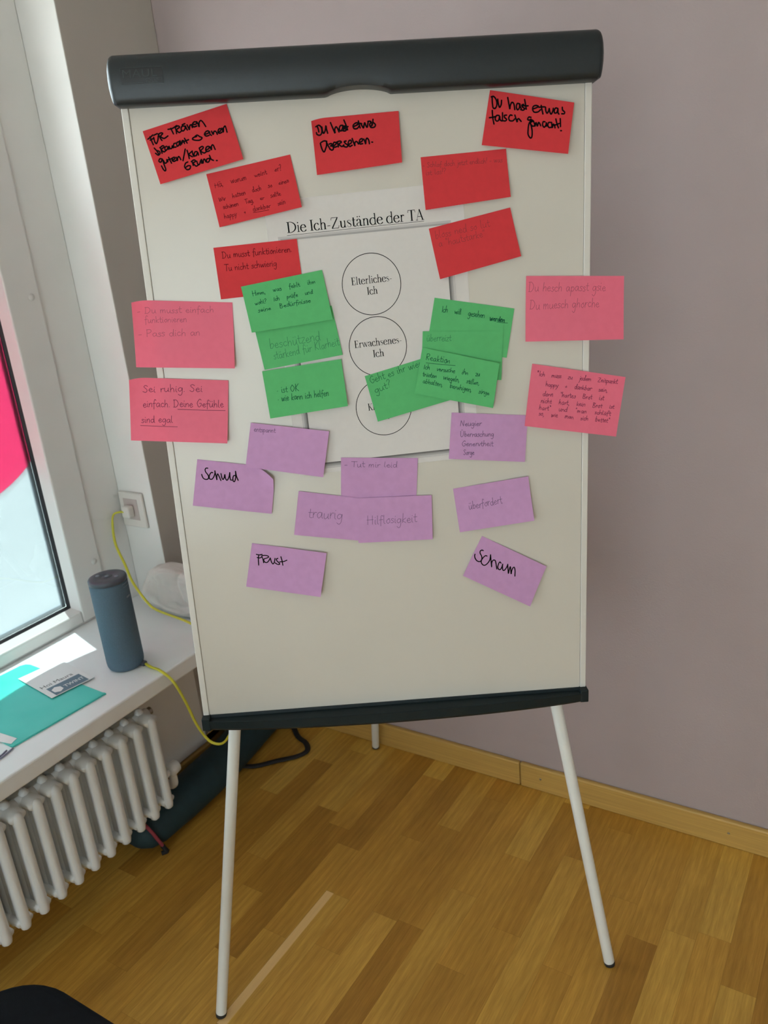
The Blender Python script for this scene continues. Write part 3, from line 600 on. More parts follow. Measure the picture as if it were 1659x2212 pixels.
 ('V5', 'violet', [(295.46,-602.02),(419.79,-605.4),(418.16,-681.03),(294.15,-678.98)], 3.6, (0,0,3,1), 'violet sticky note reading Hilflosigkeit, overlapping the note on its left', None, [], [('Hilflosigkeit', (310.21, -647.9), (393.51, -649.5), 7.56, 0.7)], []),
 ('V6', 'violet', [(457.79,-471.3),(581.21,-484.01),(575.13,-560.4),(450.35,-546.38)], 1.0, (1,0,2,3), 'violet sticky note with four listed pen words starting Neugier', None, [], [('Neugier', (470.8, -493.62), (505.54, -495.97), 4.4, 0.8), ('Überraschung', (470.21, -511.27), (525.06, -514.61), 4.43, 0.8), ('Genervtheit', (471.69, -526.76), (523.71, -530.34), 4.45, 0.8), ('Sorge', (474.21, -541.61), (492.28, -542.04), 4.48, 0.8)], []),
 ('V7', 'violet', [(455.81,-597.94),(579.94,-584.51),(587.8,-659.01),(464.05,-672.63)], 0.6, (0.0,4.5,12.0,4.5), 'violet sticky note reading überfordert in thin pen', None, [], [('überfordert', (480.95, -634.93), (536.33, -626.86), 6.77, 0.75)], []),
 ('V8', 'violet', [(117.69,-667.33),(240.05,-692.2),(224.04,-766.66),(100.62,-741.78)], 0.6, (0.0,6.0,13.5,4.5), 'violet sticky note with bold word Frust', None, [[(123.07,-687.15),(127.78,-688.44),(132.67,-687.88)],[(126.87,-688.66),(125.63,-696.52),(125.29,-705.89)],[(123.98,-692.83),(128.12,-693.71),(131.33,-692.45)],[(131.88,-691.37),(133.29,-696.63),(133.86,-702.3)],[(132.02,-689.98),(136.45,-689.66),(141.19,-690.67),(143.19,-692.69),(140.39,-694.35),(134.93,-696.1),(135.36,-700.54),(138.71,-702.39),(142.51,-699.67),(145.64,-694.75)],[(145.64,-694.75),(146.79,-700.93),(149.01,-705.33),(151.79,-702.25),(153.45,-695.99)],[(158.28,-696.17),(155.52,-697.37),(156.52,-700.73),(159.32,-703.76),(160.39,-706.48),(156.85,-706.59),(153.14,-703.76)],[(163.54,-693.76),(164.85,-701.36),(165.51,-708.47)],[(160.77,-702.46),(167.88,-702.06),(172.9,-700.28)]], [], []),
 ('V9', 'violet', [(501.64,-683.3),(609.62,-744.47),(579.25,-812.41),(466.44,-749.18)], 0.6, (0.0,4.5,12.0,7.5), 'steeply tilted violet sticky note with bold word Scham', None, [[(502.87,-708.83),(500.54,-707.67),(497.67,-709.44),(497.38,-713.19),(499.35,-717.33),(499.99,-721.86),(498.66,-725.76),(495.31,-727.21),(491.1,-725.19),(488.4,-720.49),(487.85,-716.46),(488.58,-714.03)],[(508.77,-718.73),(506.43,-717.86),(503.06,-720.1),(499.64,-724.34),(498.58,-728.76),(500.84,-732.94),(504.6,-734.23),(509.42,-731.08),(513.34,-725.37),(514.95,-717.01)],[(514.95,-717.01),(515.35,-728.52),(515.88,-738.6),(516.23,-731.6),(517.54,-728.19),(519.95,-726.37),(522.57,-727.87),(523.6,-733.16),(524.54,-742.48)],[(532.14,-732.8),(530.29,-730.66),(527.85,-733.98),(526.32,-739.39),(527.67,-743.02),(530.51,-743.74),(533.44,-739.43),(534.96,-734.52),(534.39,-739.5),(534.77,-744.57),(537.13,-745.75),(541.01,-741.51),(543.48,-736.17)],[(543.49,-735.67),(543.64,-743.73),(544.17,-751.84),(545.39,-746.89),(547.69,-740.01),(548.36,-746.1),(548.72,-753.0),(549.96,-747.24),(552.41,-742.38),(554.61,-742.04),(555.67,-747.67),(555.05,-757.23)]], [], []),
]

# ------------------------------------------------------------------ flipchart easel
U = Vector((0.82486364, 0.56420553, -0.0356665))
V = Vector((-0.00257422, 0.06683735, 0.99776056))
N = Vector((0.56532588, -0.82292459, 0.05658409))
T0 = Vector((-0.99064173, 0.92121, 1.66630897))
BH, BW = 0.9817, 0.680
def bp_(u, v, n=0.0):
    """board coordinates in metres: along the board, up the board, out of the board"""
    return T0 + U * u + V * v + N * n

ez = empty('flipchart_easel', (-0.85, 1.25, 0.0))
tag(ez, 'white flipchart whiteboard on three grey legs with dark clamp bar, covered in sticky notes', 'flipchart')
bm = bmesh.new(); frame_box(bm, bp_, 0.0108, BW - 0.0108, -BH, 0.02, -0.012, 0.0)
obj('whiteboard', bm, M['board'], ez)
for a, b in ((0.0, 0.0103), (BW - 0.0103, BW)):
    bm = bmesh.new(); frame_box(bm, bp_, a, b, -BH, 0.01, -0.014, 0.0018)
    obj('edge_profile', bm, M['strip'], ez, bevel=0.0012)

# clamp bar: bulged profile swept along the top edge, finger notch in the lower edge, pillow ends
def bar_mesh():
    bm = bmesh.new()
    u0, u1 = -0.0085, 0.6905
    def notch(u):
        t = (u - 0.3402) / 0.0455
        if abs(t) >= 1: return 0.0
        return 0.0082 * (1 - t * t) ** 0.7
    st = []
    for i in range(9):
        a = (pi / 2) * i / 8
        st.append((u0 + 0.010 * (1 - math.sin(a)) , 1 - (1 - math.cos(pi / 2 - a)) * 0.16, i / 8))
    st = [(u0 + 0.010 * (1 - math.cos(a)), math.sin(a)) for a in [pi / 2 * i / 8 for i in range(9)]]
    mid = [(u0 + 0.010 + (u1 - u0 - 0.02) * i / 150, 1.0) for i in range(1, 150)]
    en = [(u0 + u1 - u, s) for u, s in reversed(st)]
    prof = [(-0.0035, -0.014), (-0.0035, 0.006), (-0.0035, 0.0262), (-0.0015, 0.0288), (0.006, 0.0305), (0.018, 0.0322), (0.030, 0.0328), (0.043, 0.0318), (0.052, 0.0290), (0.058, 0.0245), (0.0613, 0.018), (0.0618, 0.006), (0.0618, -0.014)]
    rings = []
    for u, s in st + mid + en:
        ring = []
        for j, (v, n) in enumerate(prof):
            vv = v
            if j <= 4: vv = v + notch(u) * (1, 1, 1, 0.8, 0.35)[j]
            k = 0.83 + 0.17 * s
            uu = u
            mx = 1 - abs((v - 0.029) / 0.033) ** 2.2 * 0.75        # ends swell out at mid height
            if s < 1:
                uu = u + (0.0045 if u < 0.3 else -0.0045) * (1 - mx) * (1 - s * 0.4)
            ring.append(bm.verts.new(bp_(uu, 0.029 + (vv - 0.029) * k, n * (0.55 + 0.45 * s) if n > 0 else n)))
        rings.append(ring)
    m = len(prof)
    for A, Bq in zip(rings, rings[1:]):
        for j in range(m):
            bm.faces.new([A[j], A[(j + 1) % m], Bq[(j + 1) % m], Bq[j]])
    bm.faces.new(rings[0]); bm.faces.new(rings[-1][::-1])
    return bm
bar = obj('clamp_bar', bar_mesh(), M['bar'], ez, smooth=True)
md = bar.modifiers.new('split', 'EDGE_SPLIT'); md.split_angle = math.radians(50)

def text_mesh(s, size, f, extrude=0.0004, space=1.0, sx=1.0):
    """built-in sans letters as a mesh mapped through f(x, y, z)"""
    cu = bpy.data.curves.new('t', 'FONT')
    cu.body = s; cu.size = size; cu.extrude = extrude; cu.space_character = space
    cu.resolution_u = 4
    o = bpy.data.objects.new('t', cu)
    COL.objects.link(o)
    dg = bpy.context.evaluated_depsgraph_get()
    me = bpy.data.meshes.new_from_object(o.evaluated_get(dg))
    bpy.data.objects.remove(o, do_unlink=True)
    bpy.data.curves.remove(cu)
    bm = bmesh.new(); bm.from_mesh(me)
    bpy.data.meshes.remove(me)
    for v in bm.verts: v.co = f(v.co.x * sx, v.co.y, v.co.z)
    return bm
# moulded logo plate on the bar
lx0, lx1, lz0, lz1 = 0.0125, 0.0715, 0.0200, 0.0420
def barn(v):
    return 0.0328 - 6.0 * (v - 0.030) ** 2
def on_bar(u, v, d=0.0): return bp_(u, v, barn(v) + d)
bm = bmesh.new()
cols = 8
for j in range(cols):
    va, vb = lz0 + (lz1 - lz0) * j / cols, lz0 + (lz1 - lz0) * (j + 1) / cols
    frame_box(bm, on_bar, lx0, lx1, va, vb, -0.002, 0.0002)
plate = obj('logo_plate', bm, M['bar_dark'], bar)
bm = bmesh.new()
def ridge(a0, a1, b0, b1, w=0.0006, d=0.0007):
    for q in ((a0, a1, b0, b0 + w), (a0, a1, b1 - w, b1), (a0, a0 + w, b0, b1), (a1 - w, a1, b0, b1)):
        frame_box(bm, on_bar, *q, 0.0, d)
ridge(lx0, lx1, lz0, lz1)
ridge(0.0445, 0.0695, 0.0215, 0.0280, 0.0004)
frame_box(bm, on_bar, 0.016, 0.0425, 0.0225, 0.0229, 0, 0.0006)
lg = text_mesh('MAUL', 0.0142, lambda x, y, z: on_bar(0.0150 + x, 0.0295 + y, 0.0004 + z), space=1.05, sx=1.25)
l2 = text_mesh('SOLID', 0.0060, lambda x, y, z: on_bar(0.0460 + x, 0.0228 + y, 0.0004 + z), space=1.05, sx=1.1)
for q in (lg, l2):
    me = bpy.data.meshes.new('tmp'); q.to_mesh(me); bm.from_mesh(me); q.free(); bpy.data.meshes.remove(me)
tag(obj('logo_lettering', bm, M['bar_light'], bar), 'raised lettering in a moulded frame')

# pen tray: shallow dark trough along the bottom edge, front bowed out in the middle
bm = bmesh.new()
rings = []
for i in range(61):
    t = i / 60; u = -0.0012 + 0.6824 * t
    s = math.sin(pi * t) ** 0.6 if 0 < t < 1 else 0
    d = 0.012 + 0.020 * s
    dz = -0.0045 * s
    rings.append([bm.verts.new(bp_(u, v, n)) for v, n in ((-0.9795, -0.016), (-0.9795, 0.0022), (-0.9845, 0.0032), (-0.9868, d - 0.003), (-0.9845 , d - 0.0012), (-0.9850, d), (-0.9975 + dz, d - 0.001), (-1.0025 + dz, d - 0.005), (-1.0035 + dz, -0.016))])
for A, Bq in zip(rings, rings[1:]):
    for j in range(9):
        bm.faces.new([A[j], A[(j + 1) % 9], Bq[(j + 1) % 9], Bq[j]])
bm.faces.new(rings[0]); bm.faces.new(rings[-1][::-1])
tray = obj('pen_tray', bm, M['tray'], ez)
for a, b in ((-0.0018, 0.0130), (0.6670, 0.6818)):
    bm = bmesh.new(); frame_box(bm, bp_, a, b, -1.0025, -0.9790, -0.0165, 0.0155)
    obj('end_cap', bm, M['tray'], tray, bevel=0.0015)

def leg(foot, top, name='leg'):
    foot, top = Vector(foot), Vector(top)
    d = (top - foot).normalized()
    bm = bmesh.new(); tube(bm, [foot + d * 0.006, top], 0.0108, 24)
    l = obj(name, bm, M['leg'], ez, smooth=True)
    l.modifiers.new('split', 'EDGE_SPLIT').split_angle = math.radians(60)
    bm = bmesh.new()
    tube(bm, [Vector((foot.x, foot.y, 0.0005)), Vector((foot.x, foot.y, 0.002)), foot + d * 0.006, foot + d * 0.0085], [0.0090, 0.0106, 0.0112, 0.0110], 24)
    tag(obj('foot_cap', bm, M['rubber'], l, smooth=True), 'black rubber foot')
    return l
leg((-1.0397, 0.7970, 0.002), bp_(0.157, -0.30, -0.030))
leg((-0.3905, 1.2620, 0.002), bp_(0.501, -0.30, -0.030))
leg((-1.2270, 1.6850, 0.002), bp_(0.335, -0.06, -0.046))
bm = bmesh.new(); frame_box(bm, bp_, 0.10, 0.56, -0.335, -0.285, -0.0425, -0.0118)
obj('rear_crossbar', bm, M['leg'], ez, bevel=0.003)
bm = bmesh.new(); frame_box(bm, bp_, 0.30, 0.37, -0.10, -0.02, -0.060, -0.0118)
obj('leg_bracket', bm, M['leg'], ez, bevel=0.003)

# ------------------------------------------------------------------ lettering: strokes -> ribbons
def ribbon(bm, pts, w, surf, lift, cap=True):
    """flat ink stroke of width w (or list of widths) along 2D pts, laid on surf(u, v)"""
    n = len(pts)
    ws = w if isinstance(w, list) else [w] * n
    L, R_ = [], []
    for i, p in enumerate(pts):
        a, b = pts[max(0, i - 1)], pts[min(n - 1, i + 1)]
        dx, dy = b[0] - a[0], b[1] - a[1]
        l = math.hypot(dx, dy) or 1e-6
        nx, ny = -dy / l * ws[i] / 2, dx / l * ws[i] / 2
        L.append(bm.verts.new(surf(p[0] + nx, p[1] + ny, lift))); R_.append(bm.verts.new(surf(p[0] - nx, p[1] - ny, lift)))
    for i in range(n - 1):
        bm.faces.new([L[i], R_[i], R_[i + 1], L[i + 1]])
    if cap:
        for i, q in ((0, 1), (n - 1, -1)):
            p = pts[i]; o = pts[i + q] if n > 1 else (p[0] + 1, p[1])
            ang = math.atan2(p[1] - o[1], p[0] - o[0])
            vs = [bm.verts.new(surf(p[0] + math.cos(ang + t) * ws[i] / 2, p[1] + math.sin(ang + t) * ws[i] / 2, lift)) for t in [(-pi / 2 + pi * k / 6) for k in range(7)]]
            bm.faces.new(vs)

HAND = {
'a': (1.05, [[(.8,.85),(.45,1),(.1,.55),(.35,0),(.72,.4),(.8,.95),(.82,.2),(1.0,.0)]]),
'b': (.95, [[(.15,2),(.15,.9),(.17,.1),(.22,.7),(.5,1),(.8,.6),(.5,0),(.15,.1)]]),
'c': (.85, [[(.75,.8),(.45,1),(.1,.5),(.4,0),(.8,.2)]]),
'd': (1.05, [[(.8,.8),(.4,1),(.1,.5),(.4,0),(.75,.4),(.85,2)],[(.85,2),(.85,.3),(1.0,0)]]),
'e': (.9, [[(.1,.5),(.7,.6),(.45,1),(.1,.5),(.4,0),(.85,.2)]]),
'f': (.75, [[(.75,1.75),(.5,2),(.32,1.5),(.3,-.5)],[(.0,.95),(.7,1.0)]]),
'g': (1.0, [[(.8,.85),(.4,1),(.1,.5),(.4,.05),(.75,.5),(.82,1),(.8,-.4),(.5,-1),(.1,-.7)]]),
'h': (1.0, [[(.15,2),(.15,0)],[(.15,.4),(.45,1),(.72,.8),(.78,0)]]),
'i': (.45, [[(.15,1),(.15,.2),(.35,0)],[(.16,1.45),(.2,1.55)]]),
'j': (.45, [[(.3,1),(.3,-.6),(.0,-1)],[(.3,1.45),(.34,1.55)]]),
'k': (.9, [[(.15,2),(.15,0)],[(.75,1),(.18,.45),(.8,0)]]),
'l': (.5, [[(.15,2),(.15,.3),(.4,0)]]),
'm': (1.35, [[(.1,1),(.12,0)],[(.12,.5),(.4,1),(.55,.8),(.57,0)],[(.57,.5),(.85,1),(1.05,.8),(1.1,0)]]),
'n': (.95, [[(.1,1),(.12,0)],[(.12,.5),(.45,1),(.7,.8),(.75,0)]]),
'o': (.9, [[(.5,1),(.12,.5),(.45,0),(.8,.5),(.5,1),(.75,1.0)]]),
'p': (.95, [[(.15,1),(.15,-1)],[(.15,.6),(.5,1),(.8,.5),(.5,0),(.15,.2)]]),
'q': (.95, [[(.8,.8),(.4,1),(.1,.5),(.4,0),(.8,.5)],[(.8,1),(.8,-1)]]),
'r': (.72, [[(.15,1),(.17,0)],[(.17,.5),(.4,.95),(.7,.95)]]),
's': (.72, [[(.65,.85),(.35,1),(.15,.75),(.6,.35),(.4,0),(.05,.1)]]),
't': (.7, [[(.3,1.7),(.3,.3),(.5,0),(.7,.1)],[(.02,1.05),(.65,1.05)]]),
'u': (1.0, [[(.1,1),(.15,.2),(.4,0),(.7,.4),(.75,1)],[(.75,1),(.78,.2),(.95,0)]]),
'v': (.8, [[(.05,1),(.35,0),(.7,1)]]),
'w': (1.25, [[(.05,1),(.25,.1),(.4,.1),(.6,.9),(.75,.1),(.9,.1),(1.1,1)]]),
'x': (.8, [[(.05,1),(.7,0)],[(.7,1),(.05,0)]]),
'y': (.9, [[(.1,1),(.4,.1)],[(.75,1),(.4,-.2),(.05,-1)]]),
'z': (.8, [[(.1,1),(.7,1),(.1,0),(.75,0)]]),
'A': (1.3, [[(.05,0),(.6,2),(1.1,0)],[(.25,.7),(.95,.7)]]),
'B': (1.15, [[(.15,2),(.15,0)],[(.05,2),(.8,1.7),(.2,1.05),(.95,.6),(.6,0),(.1,0)]]),
'D': (1.4, [[(.2,2),(.2,0)],[(.0,1.95),(.7,1.9),(1.15,1.0),(.7,.05),(.05,0)]]),
'G': (1.35, [[(1.05,1.7),(.7,2),(.15,1.0),(.6,0),(1.1,.4),(1.1,.9),(.7,.9)]]),
'H': (1.4, [[(.15,2),(.15,0)],[(1.05,2),(1.05,0)],[(.0,1.05),(1.2,1.05)]]),
'I': (.5, [[(.2,2),(.2,0)]]),
'J': (.9, [[(.6,2),(.6,.3),(.3,0),(.05,.4)]]),
'K': (1.2, [[(.15,2),(.15,0)],[(.95,2),(.2,.95),(1.0,0)]]),
'N': (1.4, [[(.1,0),(.15,2)],[(.15,2),(1.0,0)],[(1.0,0),(1.05,2)]]),
'O': (1.5, [[(.7,2),(.15,1),(.65,0),(1.25,1),(.7,2)]]),
'P': (1.15, [[(.15,2),(.15,0)],[(.05,1.95),(.7,2),(.95,1.5),(.6,1.0),(.15,1.0)]]),
'R': (1.2, [[(.15,2),(.15,0)],[(.05,1.95),(.7,2),(.9,1.5),(.2,1.0)],[(.2,1.0),(1.0,0)]]),
'S': (1.05, [[(.9,1.7),(.55,2),(.2,1.6),(.8,.7),(.55,0),(.05,.3)]]),
'T': (1.2, [[(.6,2),(.6,0)],[(.0,2),(1.2,2)]]),
'U': (1.35, [[(.1,2),(.15,.5),(.55,0),(1.0,.6),(1.05,2)]]),
'W': (1.7, [[(.1,2),(.4,0),(.8,1.6),(1.15,0),(1.5,2)]]),
'Z': (1.2, [[(.1,2),(1.0,2),(.1,0),(1.05,0)]]),
'ä': 'a', 'ö': 'o', 'ü': 'u', 'Ü': 'U',
'ß': (.95, [[(.15,-.3),(.15,1.6),(.5,2),(.75,1.6),(.4,1.1),(.8,.6),(.5,0),(.3,.1)]]),
',': (.4, [[(.2,.1),(.08,-.4)]]), '.': (.4, [[(.15,.02),(.2,.06)]]), '!': (.45, [[(.2,2),(.2,.6)],[(.18,.02),(.22,.06)]]),
'?': (.85, [[(.1,1.6),(.4,2),(.7,1.5),(.35,.9),(.35,.5)],[(.33,.02),(.37,.06)]]), '-': (.75, [[(.05,.6),(.6,.6)]]),
'+': (.8, [[(.35,.9),(.35,.1)],[(.05,.5),(.65,.5)]]), '*': (.8, [[(.3,2),(.3,1.3)],[(.05,1.85),(.55,1.45)],[(.55,1.85),(.05,1.45)]]),
'"': (.6, [[(.1,2.1),(.13,1.6)],[(.35,2.1),(.38,1.6)]]), '·': (.5, [[(.15,.5),(.22,.56)]]), '/': (.8, [[(.7,2),(.1,-.2)]]), ' ': (.75, []),
}
def hand_line(text, A, B, xh, seed, loose=False):
    """single-stroke handwriting from A to B; yields polylines in board millimetres"""
    r = random.Random(seed)
    gap = 2.6 if loose else 0.75                 # one writer leaves wide gaps between hurried, narrow words
    jit = 0.09 if loose else 0.02
    if loose: xh *= 0.86
    adv = sum(gap if c == ' ' else (HAND[HAND[c]] if isinstance(HAND[c], str) else HAND[c])[0] for c in text)
    L = math.hypot(B[0] - A[0], B[1] - A[1])
    sx = L / adv
    ex, ey = (B[0] - A[0]) / L, (B[1] - A[1]) / L
    out, x = [], 0.0
    for c in text:
        g = HAND[c]
        um = isinstance(g, str)
        g = HAND[g] if um else g
        strokes = list(g[1])
        if um:
            top = 2.35 if c == 'Ü' else 1.5
            strokes = strokes + [[(.25, top), (.27, top + .12)], [(.62, top), (.64, top + .12)]]
        k = r.uniform(0.82, 1.12) if loose else r.uniform(0.92, 1.08); dy = r.uniform(-0.08, 0.08); sl = 0.10 + r.uniform(-0.04, 0.06)
        for s in strokes:
            q = []
            for px, py in s:
                lx = (x + px + sl * py * xh / max(sx, 1e-6) * 0.6 + r.uniform(-jit, jit)) * sx
                ly = (py * k + dy + r.uniform(-jit, jit)) * xh
                q.append((A[0] + ex * lx - ey * ly, A[1] + ey * lx + ex * ly))
            out.append(q)
        x += gap if c == ' ' else g[0]
    return out
def smooth2(pts, k=5):
    return [(p.x, p.y) for p in crspline([(a, b, 0) for a, b in pts], k)]

# ------------------------------------------------------------------ printed sheets on the board
def bend(curl, s, t):
    """how a corner of a note lifts and bends: shift along u, v and out of the board in mm"""
    if curl == 'TL':
        k = max(0, 1 - s / 0.17) ** 2 * max(0, 1 - t / 0.9)
        return 0.0, -3.6 * k, 5.0 * k
    if curl == 'TR':
        k = max(0, 1 - (1 - s) / 0.30 - t / 0.55) ** 1.3
        return -5.0 * k, -9.0 * k - 26 * k * max(0, s - .72), 9.0 * k
    return 0.0, 0.0, 0.0

def sheet_surface(cor, nfun, curl=None):
    def pos(s, t):
        a = [cor[0][i] + (cor[1][i] - cor[0][i]) * s for i in (0, 1)]
        b = [cor[3][i] + (cor[2][i] - cor[3][i]) * s for i in (0, 1)]
        return a[0] + (b[0] - a[0]) * t, a[1] + (b[1] - a[1]) * t
    def inv(u, v):
        s = t = 0.5
        for _ in range(8):
            p = pos(s, t); e = 1e-4
            ps, pt = pos(s + e, t), pos(s, t + e)
            a, b, c, d = (ps[0] - p[0]) / e, (pt[0] - p[0]) / e, (ps[1] - p[1]) / e, (pt[1] - p[1]) / e
            det = a * d - b * c
            du, dv = u - p[0], v - p[1]
            s += (d * du - b * dv) / det; t += (-c * du + a * dv) / det
        return s, t
    def surf(u, v, lift=0.0):
        s, t = inv(u, v)
        s, t = min(1, max(0, s)), min(1, max(0, t))
        du, dv, dn = bend(curl, s, t)
        return bp_((u + du) / 1000, (v + dv) / 1000, (nfun(s, t) + dn + lift) / 1000)
    return pos, surf

def paper_mesh(pos, nfun, ns, nt, th=0.18, curl=None):
    bm = bmesh.new()
    F, Bk = [], []
    for j in range(nt + 1):
        fr, br_ = [], []
        for i in range(ns + 1):
            s, t = i / ns, j / nt
            u, v = pos(s, t)
            n = nfun(s, t)
            du, dv, dn = bend(curl, s, t)
            u += du; v += dv; n += dn
            fr.append(bm.verts.new(bp_(u / 1000, v / 1000, n / 1000)))
            br_.append(bm.verts.new(bp_(u / 1000, v / 1000, (n - th) / 1000)))
        F.append(fr); Bk.append(br_)
    for j in range(nt):
        for i in range(ns):
            bm.faces.new([F[j][i], F[j + 1][i], F[j + 1][i + 1], F[j][i + 1]])
            bm.faces.new([Bk[j][i], Bk[j][i + 1], Bk[j + 1][i + 1], Bk[j + 1][i]])
    for i in range(ns):
        bm.faces.new([F[0][i], F[0][i + 1], Bk[0][i + 1], Bk[0][i]])
        bm.faces.new([F[nt][i], Bk[nt][i], Bk[nt][i + 1], F[nt][i + 1]])
    for j in range(nt):
        bm.faces.new([F[j][0], Bk[j][0], Bk[j + 1][0], F[j + 1][0]])
        bm.faces.new([F[j][ns], F[j + 1][ns], Bk[j + 1][ns], Bk[j][ns]])
    return bm

# serif print face: upright strokes thick, level strokes thin, x-height .64 of the capitals
TH, TN = 0.136, 0.046
def arc(cx, cy, rx, ry, a0, a1, n=24):
    return [(cx + rx * math.cos(math.radians(a0 + (a1 - a0) * i / n)), cy + ry * math.sin(math.radians(a0 + (a1 - a0) * i / n))) for i in range(n + 1)]
def ser(x0, x1, y): return ('w', TN, [(x0, y), (x1, y)])
def stem(x, y0, y1, w=TH): return ('w', w, [(x, y0), (x, y1)])
def flag(x, y): return ('w', 0.045, [(x - .10, y - .045), (x, y - .012)])
S0 = TN / 2
SERIF = {
'I': (.38, [stem(.19, 0, 1), ser(.04, .34, S0), ser(.04, .34, 1 - S0)]),
'D': (.92, [stem(.19, 0, 1), ser(.03, .30, S0), ser(.03, .30, 1 - S0), ('a', arc(.30, .5, .54, .485, 90, -90))]),
'i': (.33, [stem(.17, 0, .64, .095), ser(.04, .30, S0), flag(.17, .64), ('d', .15, .86, .062)]),
'e': (.58, [('w', TN, [(.09, .37), (.50, .37)]), ('a', arc(.30, .37, .205, .275, 0, 90, 10) + arc(.31, .32, .255, .325, 92, 300, 26)[1:] + [(.50, .09), (.545, .15)])]),
'c': (.53, [('a', [(.45, .52)] + arc(.31, .40, .14, .245, 45, 90, 6) + arc(.31, .32, .255, .325, 92, 300, 26)[1:] + [(.47, .08), (.515, .15)]), ('d', .43, .52, .052)]),
'h': (.68, [stem(.16, 0, 1.05, .095), ser(.03, .29, S0), flag(.16, 1.05), ('a', [(.16, .46), (.22, .57), (.32, .635), (.42, .62), (.49, .53), (.505, .40), (.505, 0)]), stem(.505, 0, .42, .095), ser(.39, .63, S0)]),
'n': (.68, [stem(.16, 0, .64, .095), ser(.03, .29, S0), flag(.16, .64), ('a', [(.16, .46), (.22, .57), (.32, .635), (.42, .62), (.49, .53), (.505, .40), (.505, 0)]), stem(.505, 0, .42, .095), ser(.39, .63, S0)]),
'-': (.36, [('w', .055, [(.05, .29), (.31, .29)])]),
'Z': (.80, [('w', TN, [(.09, .985), (.70, .985)]), ('w', .105, [(.66, .97), (.12, .03)]), ('w', TN, [(.08, .015), (.72, .015)]), ('w', TN, [(.10, .985), (.06, .77)]), ('w', TN, [(.71, .015), (.76, .25)])]),
'u': (.68, [('a', [(.16, .62), (.16, .22), (.19, .08), (.28, .005), (.38, .02), (.47, .10), (.50, .2)]), stem(.16, .2, .63, .095), stem(.505, 0, .64, .095), flag(.16, .64), flag(.505, .64), ser(.505, .62, S0)]),
's': (.47, [('v', [(.37, .47, .03), (.35, .58, .03), (.25, .635, .03), (.13, .60, .05), (.09, .50, .08), (.16, .40, .10), (.28, .31, .105), (.37, .22, .09), (.38, .11, .06), (.30, .03, .035), (.20, .005, .03), (.10, .05, .03), (.07, .18, .03)])]),
't': (.39, [('a', [(.17, .84), (.17, .16), (.20, .05), (.27, .01), (.34, .03), (.38, .08)]), stem(.17, .15, .78, .09), ('w', TN, [(.03, .615), (.35, .615)])]),
'a': (.57, [('a', [(.11, .50), (.14, .59), (.23, .635), (.34, .61), (.40, .52), (.405, .40), (.405, .14), (.43, .04), (.48, .015), (.54, .06)]), stem(.405, .12, .45, .095), ('d', .115, .49, .048), ('v', [(.405, .38, .03), (.28, .34, .035), (.14, .27, .07), (.085, .16, .10), (.13, .05, .06), (.22, .01, .03), (.32, .05, .03), (.405, .15, .03)])]),
'ä': 'a',
'd': (.67, [('a', arc(.31, .32, .255, .325, 48, 312, 34)), ('w', TN, [(.47, .55), (.52, .46)]), ('w', TN, [(.47, .08), (.52, .17)]), stem(.52, 0, 1.05, .095), flag(.52, 1.05), ser(.52, .64, S0)]),
'r': (.46, [stem(.16, 0, .64, .095), ser(.03, .31, S0), flag(.16, .64), ('a', [(.16, .44), (.22, .56), (.30, .625), (.38, .62)]), ('d', .385, .575, .055)]),
'T': (.72, [stem(.36, 0, 1), ('w', TN, [(.04, .985), (.68, .985)]), ('w', TN, [(.05, .985), (.02, .76)]), ('w', TN, [(.67, .985), (.70, .76)]), ser(.23, .49, S0)]),
'A': (.76, [('w', .034, [(.10, .01), (.38, 1.02)]), ('w', .112, [(.37, 1.0), (.65, .01)]), ('w', TN, [(.19, .34), (.55, .34)]), ser(.01, .21, S0), ser(.53, .78, S0)]),
'E': (.66, [stem(.19, 0, 1), ('w', TN, [(.04, .985), (.56, .985)]), ('w', TN, [(.19, .52), (.44, .52)]), ('w', TN, [(.04, .015), (.58, .015)]), ('w', TN, [(.55, .985), (.57, .78)]), ('w', TN, [(.57, .015), (.61, .25)]), ('w', TN, [(.44, .62), (.44, .42)])]),
'l': (.33, [stem(.17, 0, 1.05, .095), ser(.04, .30, S0), flag(.17, 1.05)]),
'w': (.88, [('w', .095, [(.10, .63), (.28, .01)]), ('w', TN, [(.28, .0), (.44, .56)]), ('w', .095, [(.42, .63), (.61, .01)]), ('w', TN, [(.61, .0), (.80, .62)]), ser(.0, .22, .625), ser(.33, .53, .625), ser(.70, .88, .625)]),
'K': (.80, [stem(.19, 0, 1), ser(.04, .34, S0), ser(.04, .34, 1 - S0), ('w', .034, [(.66, .99), (.22, .44)]), ('w', .112, [(.33, .58), (.70, .01)]), ser(.54, .74, 1 - S0), ser(.56, .82, S0)]),
' ': (.30, []),
}
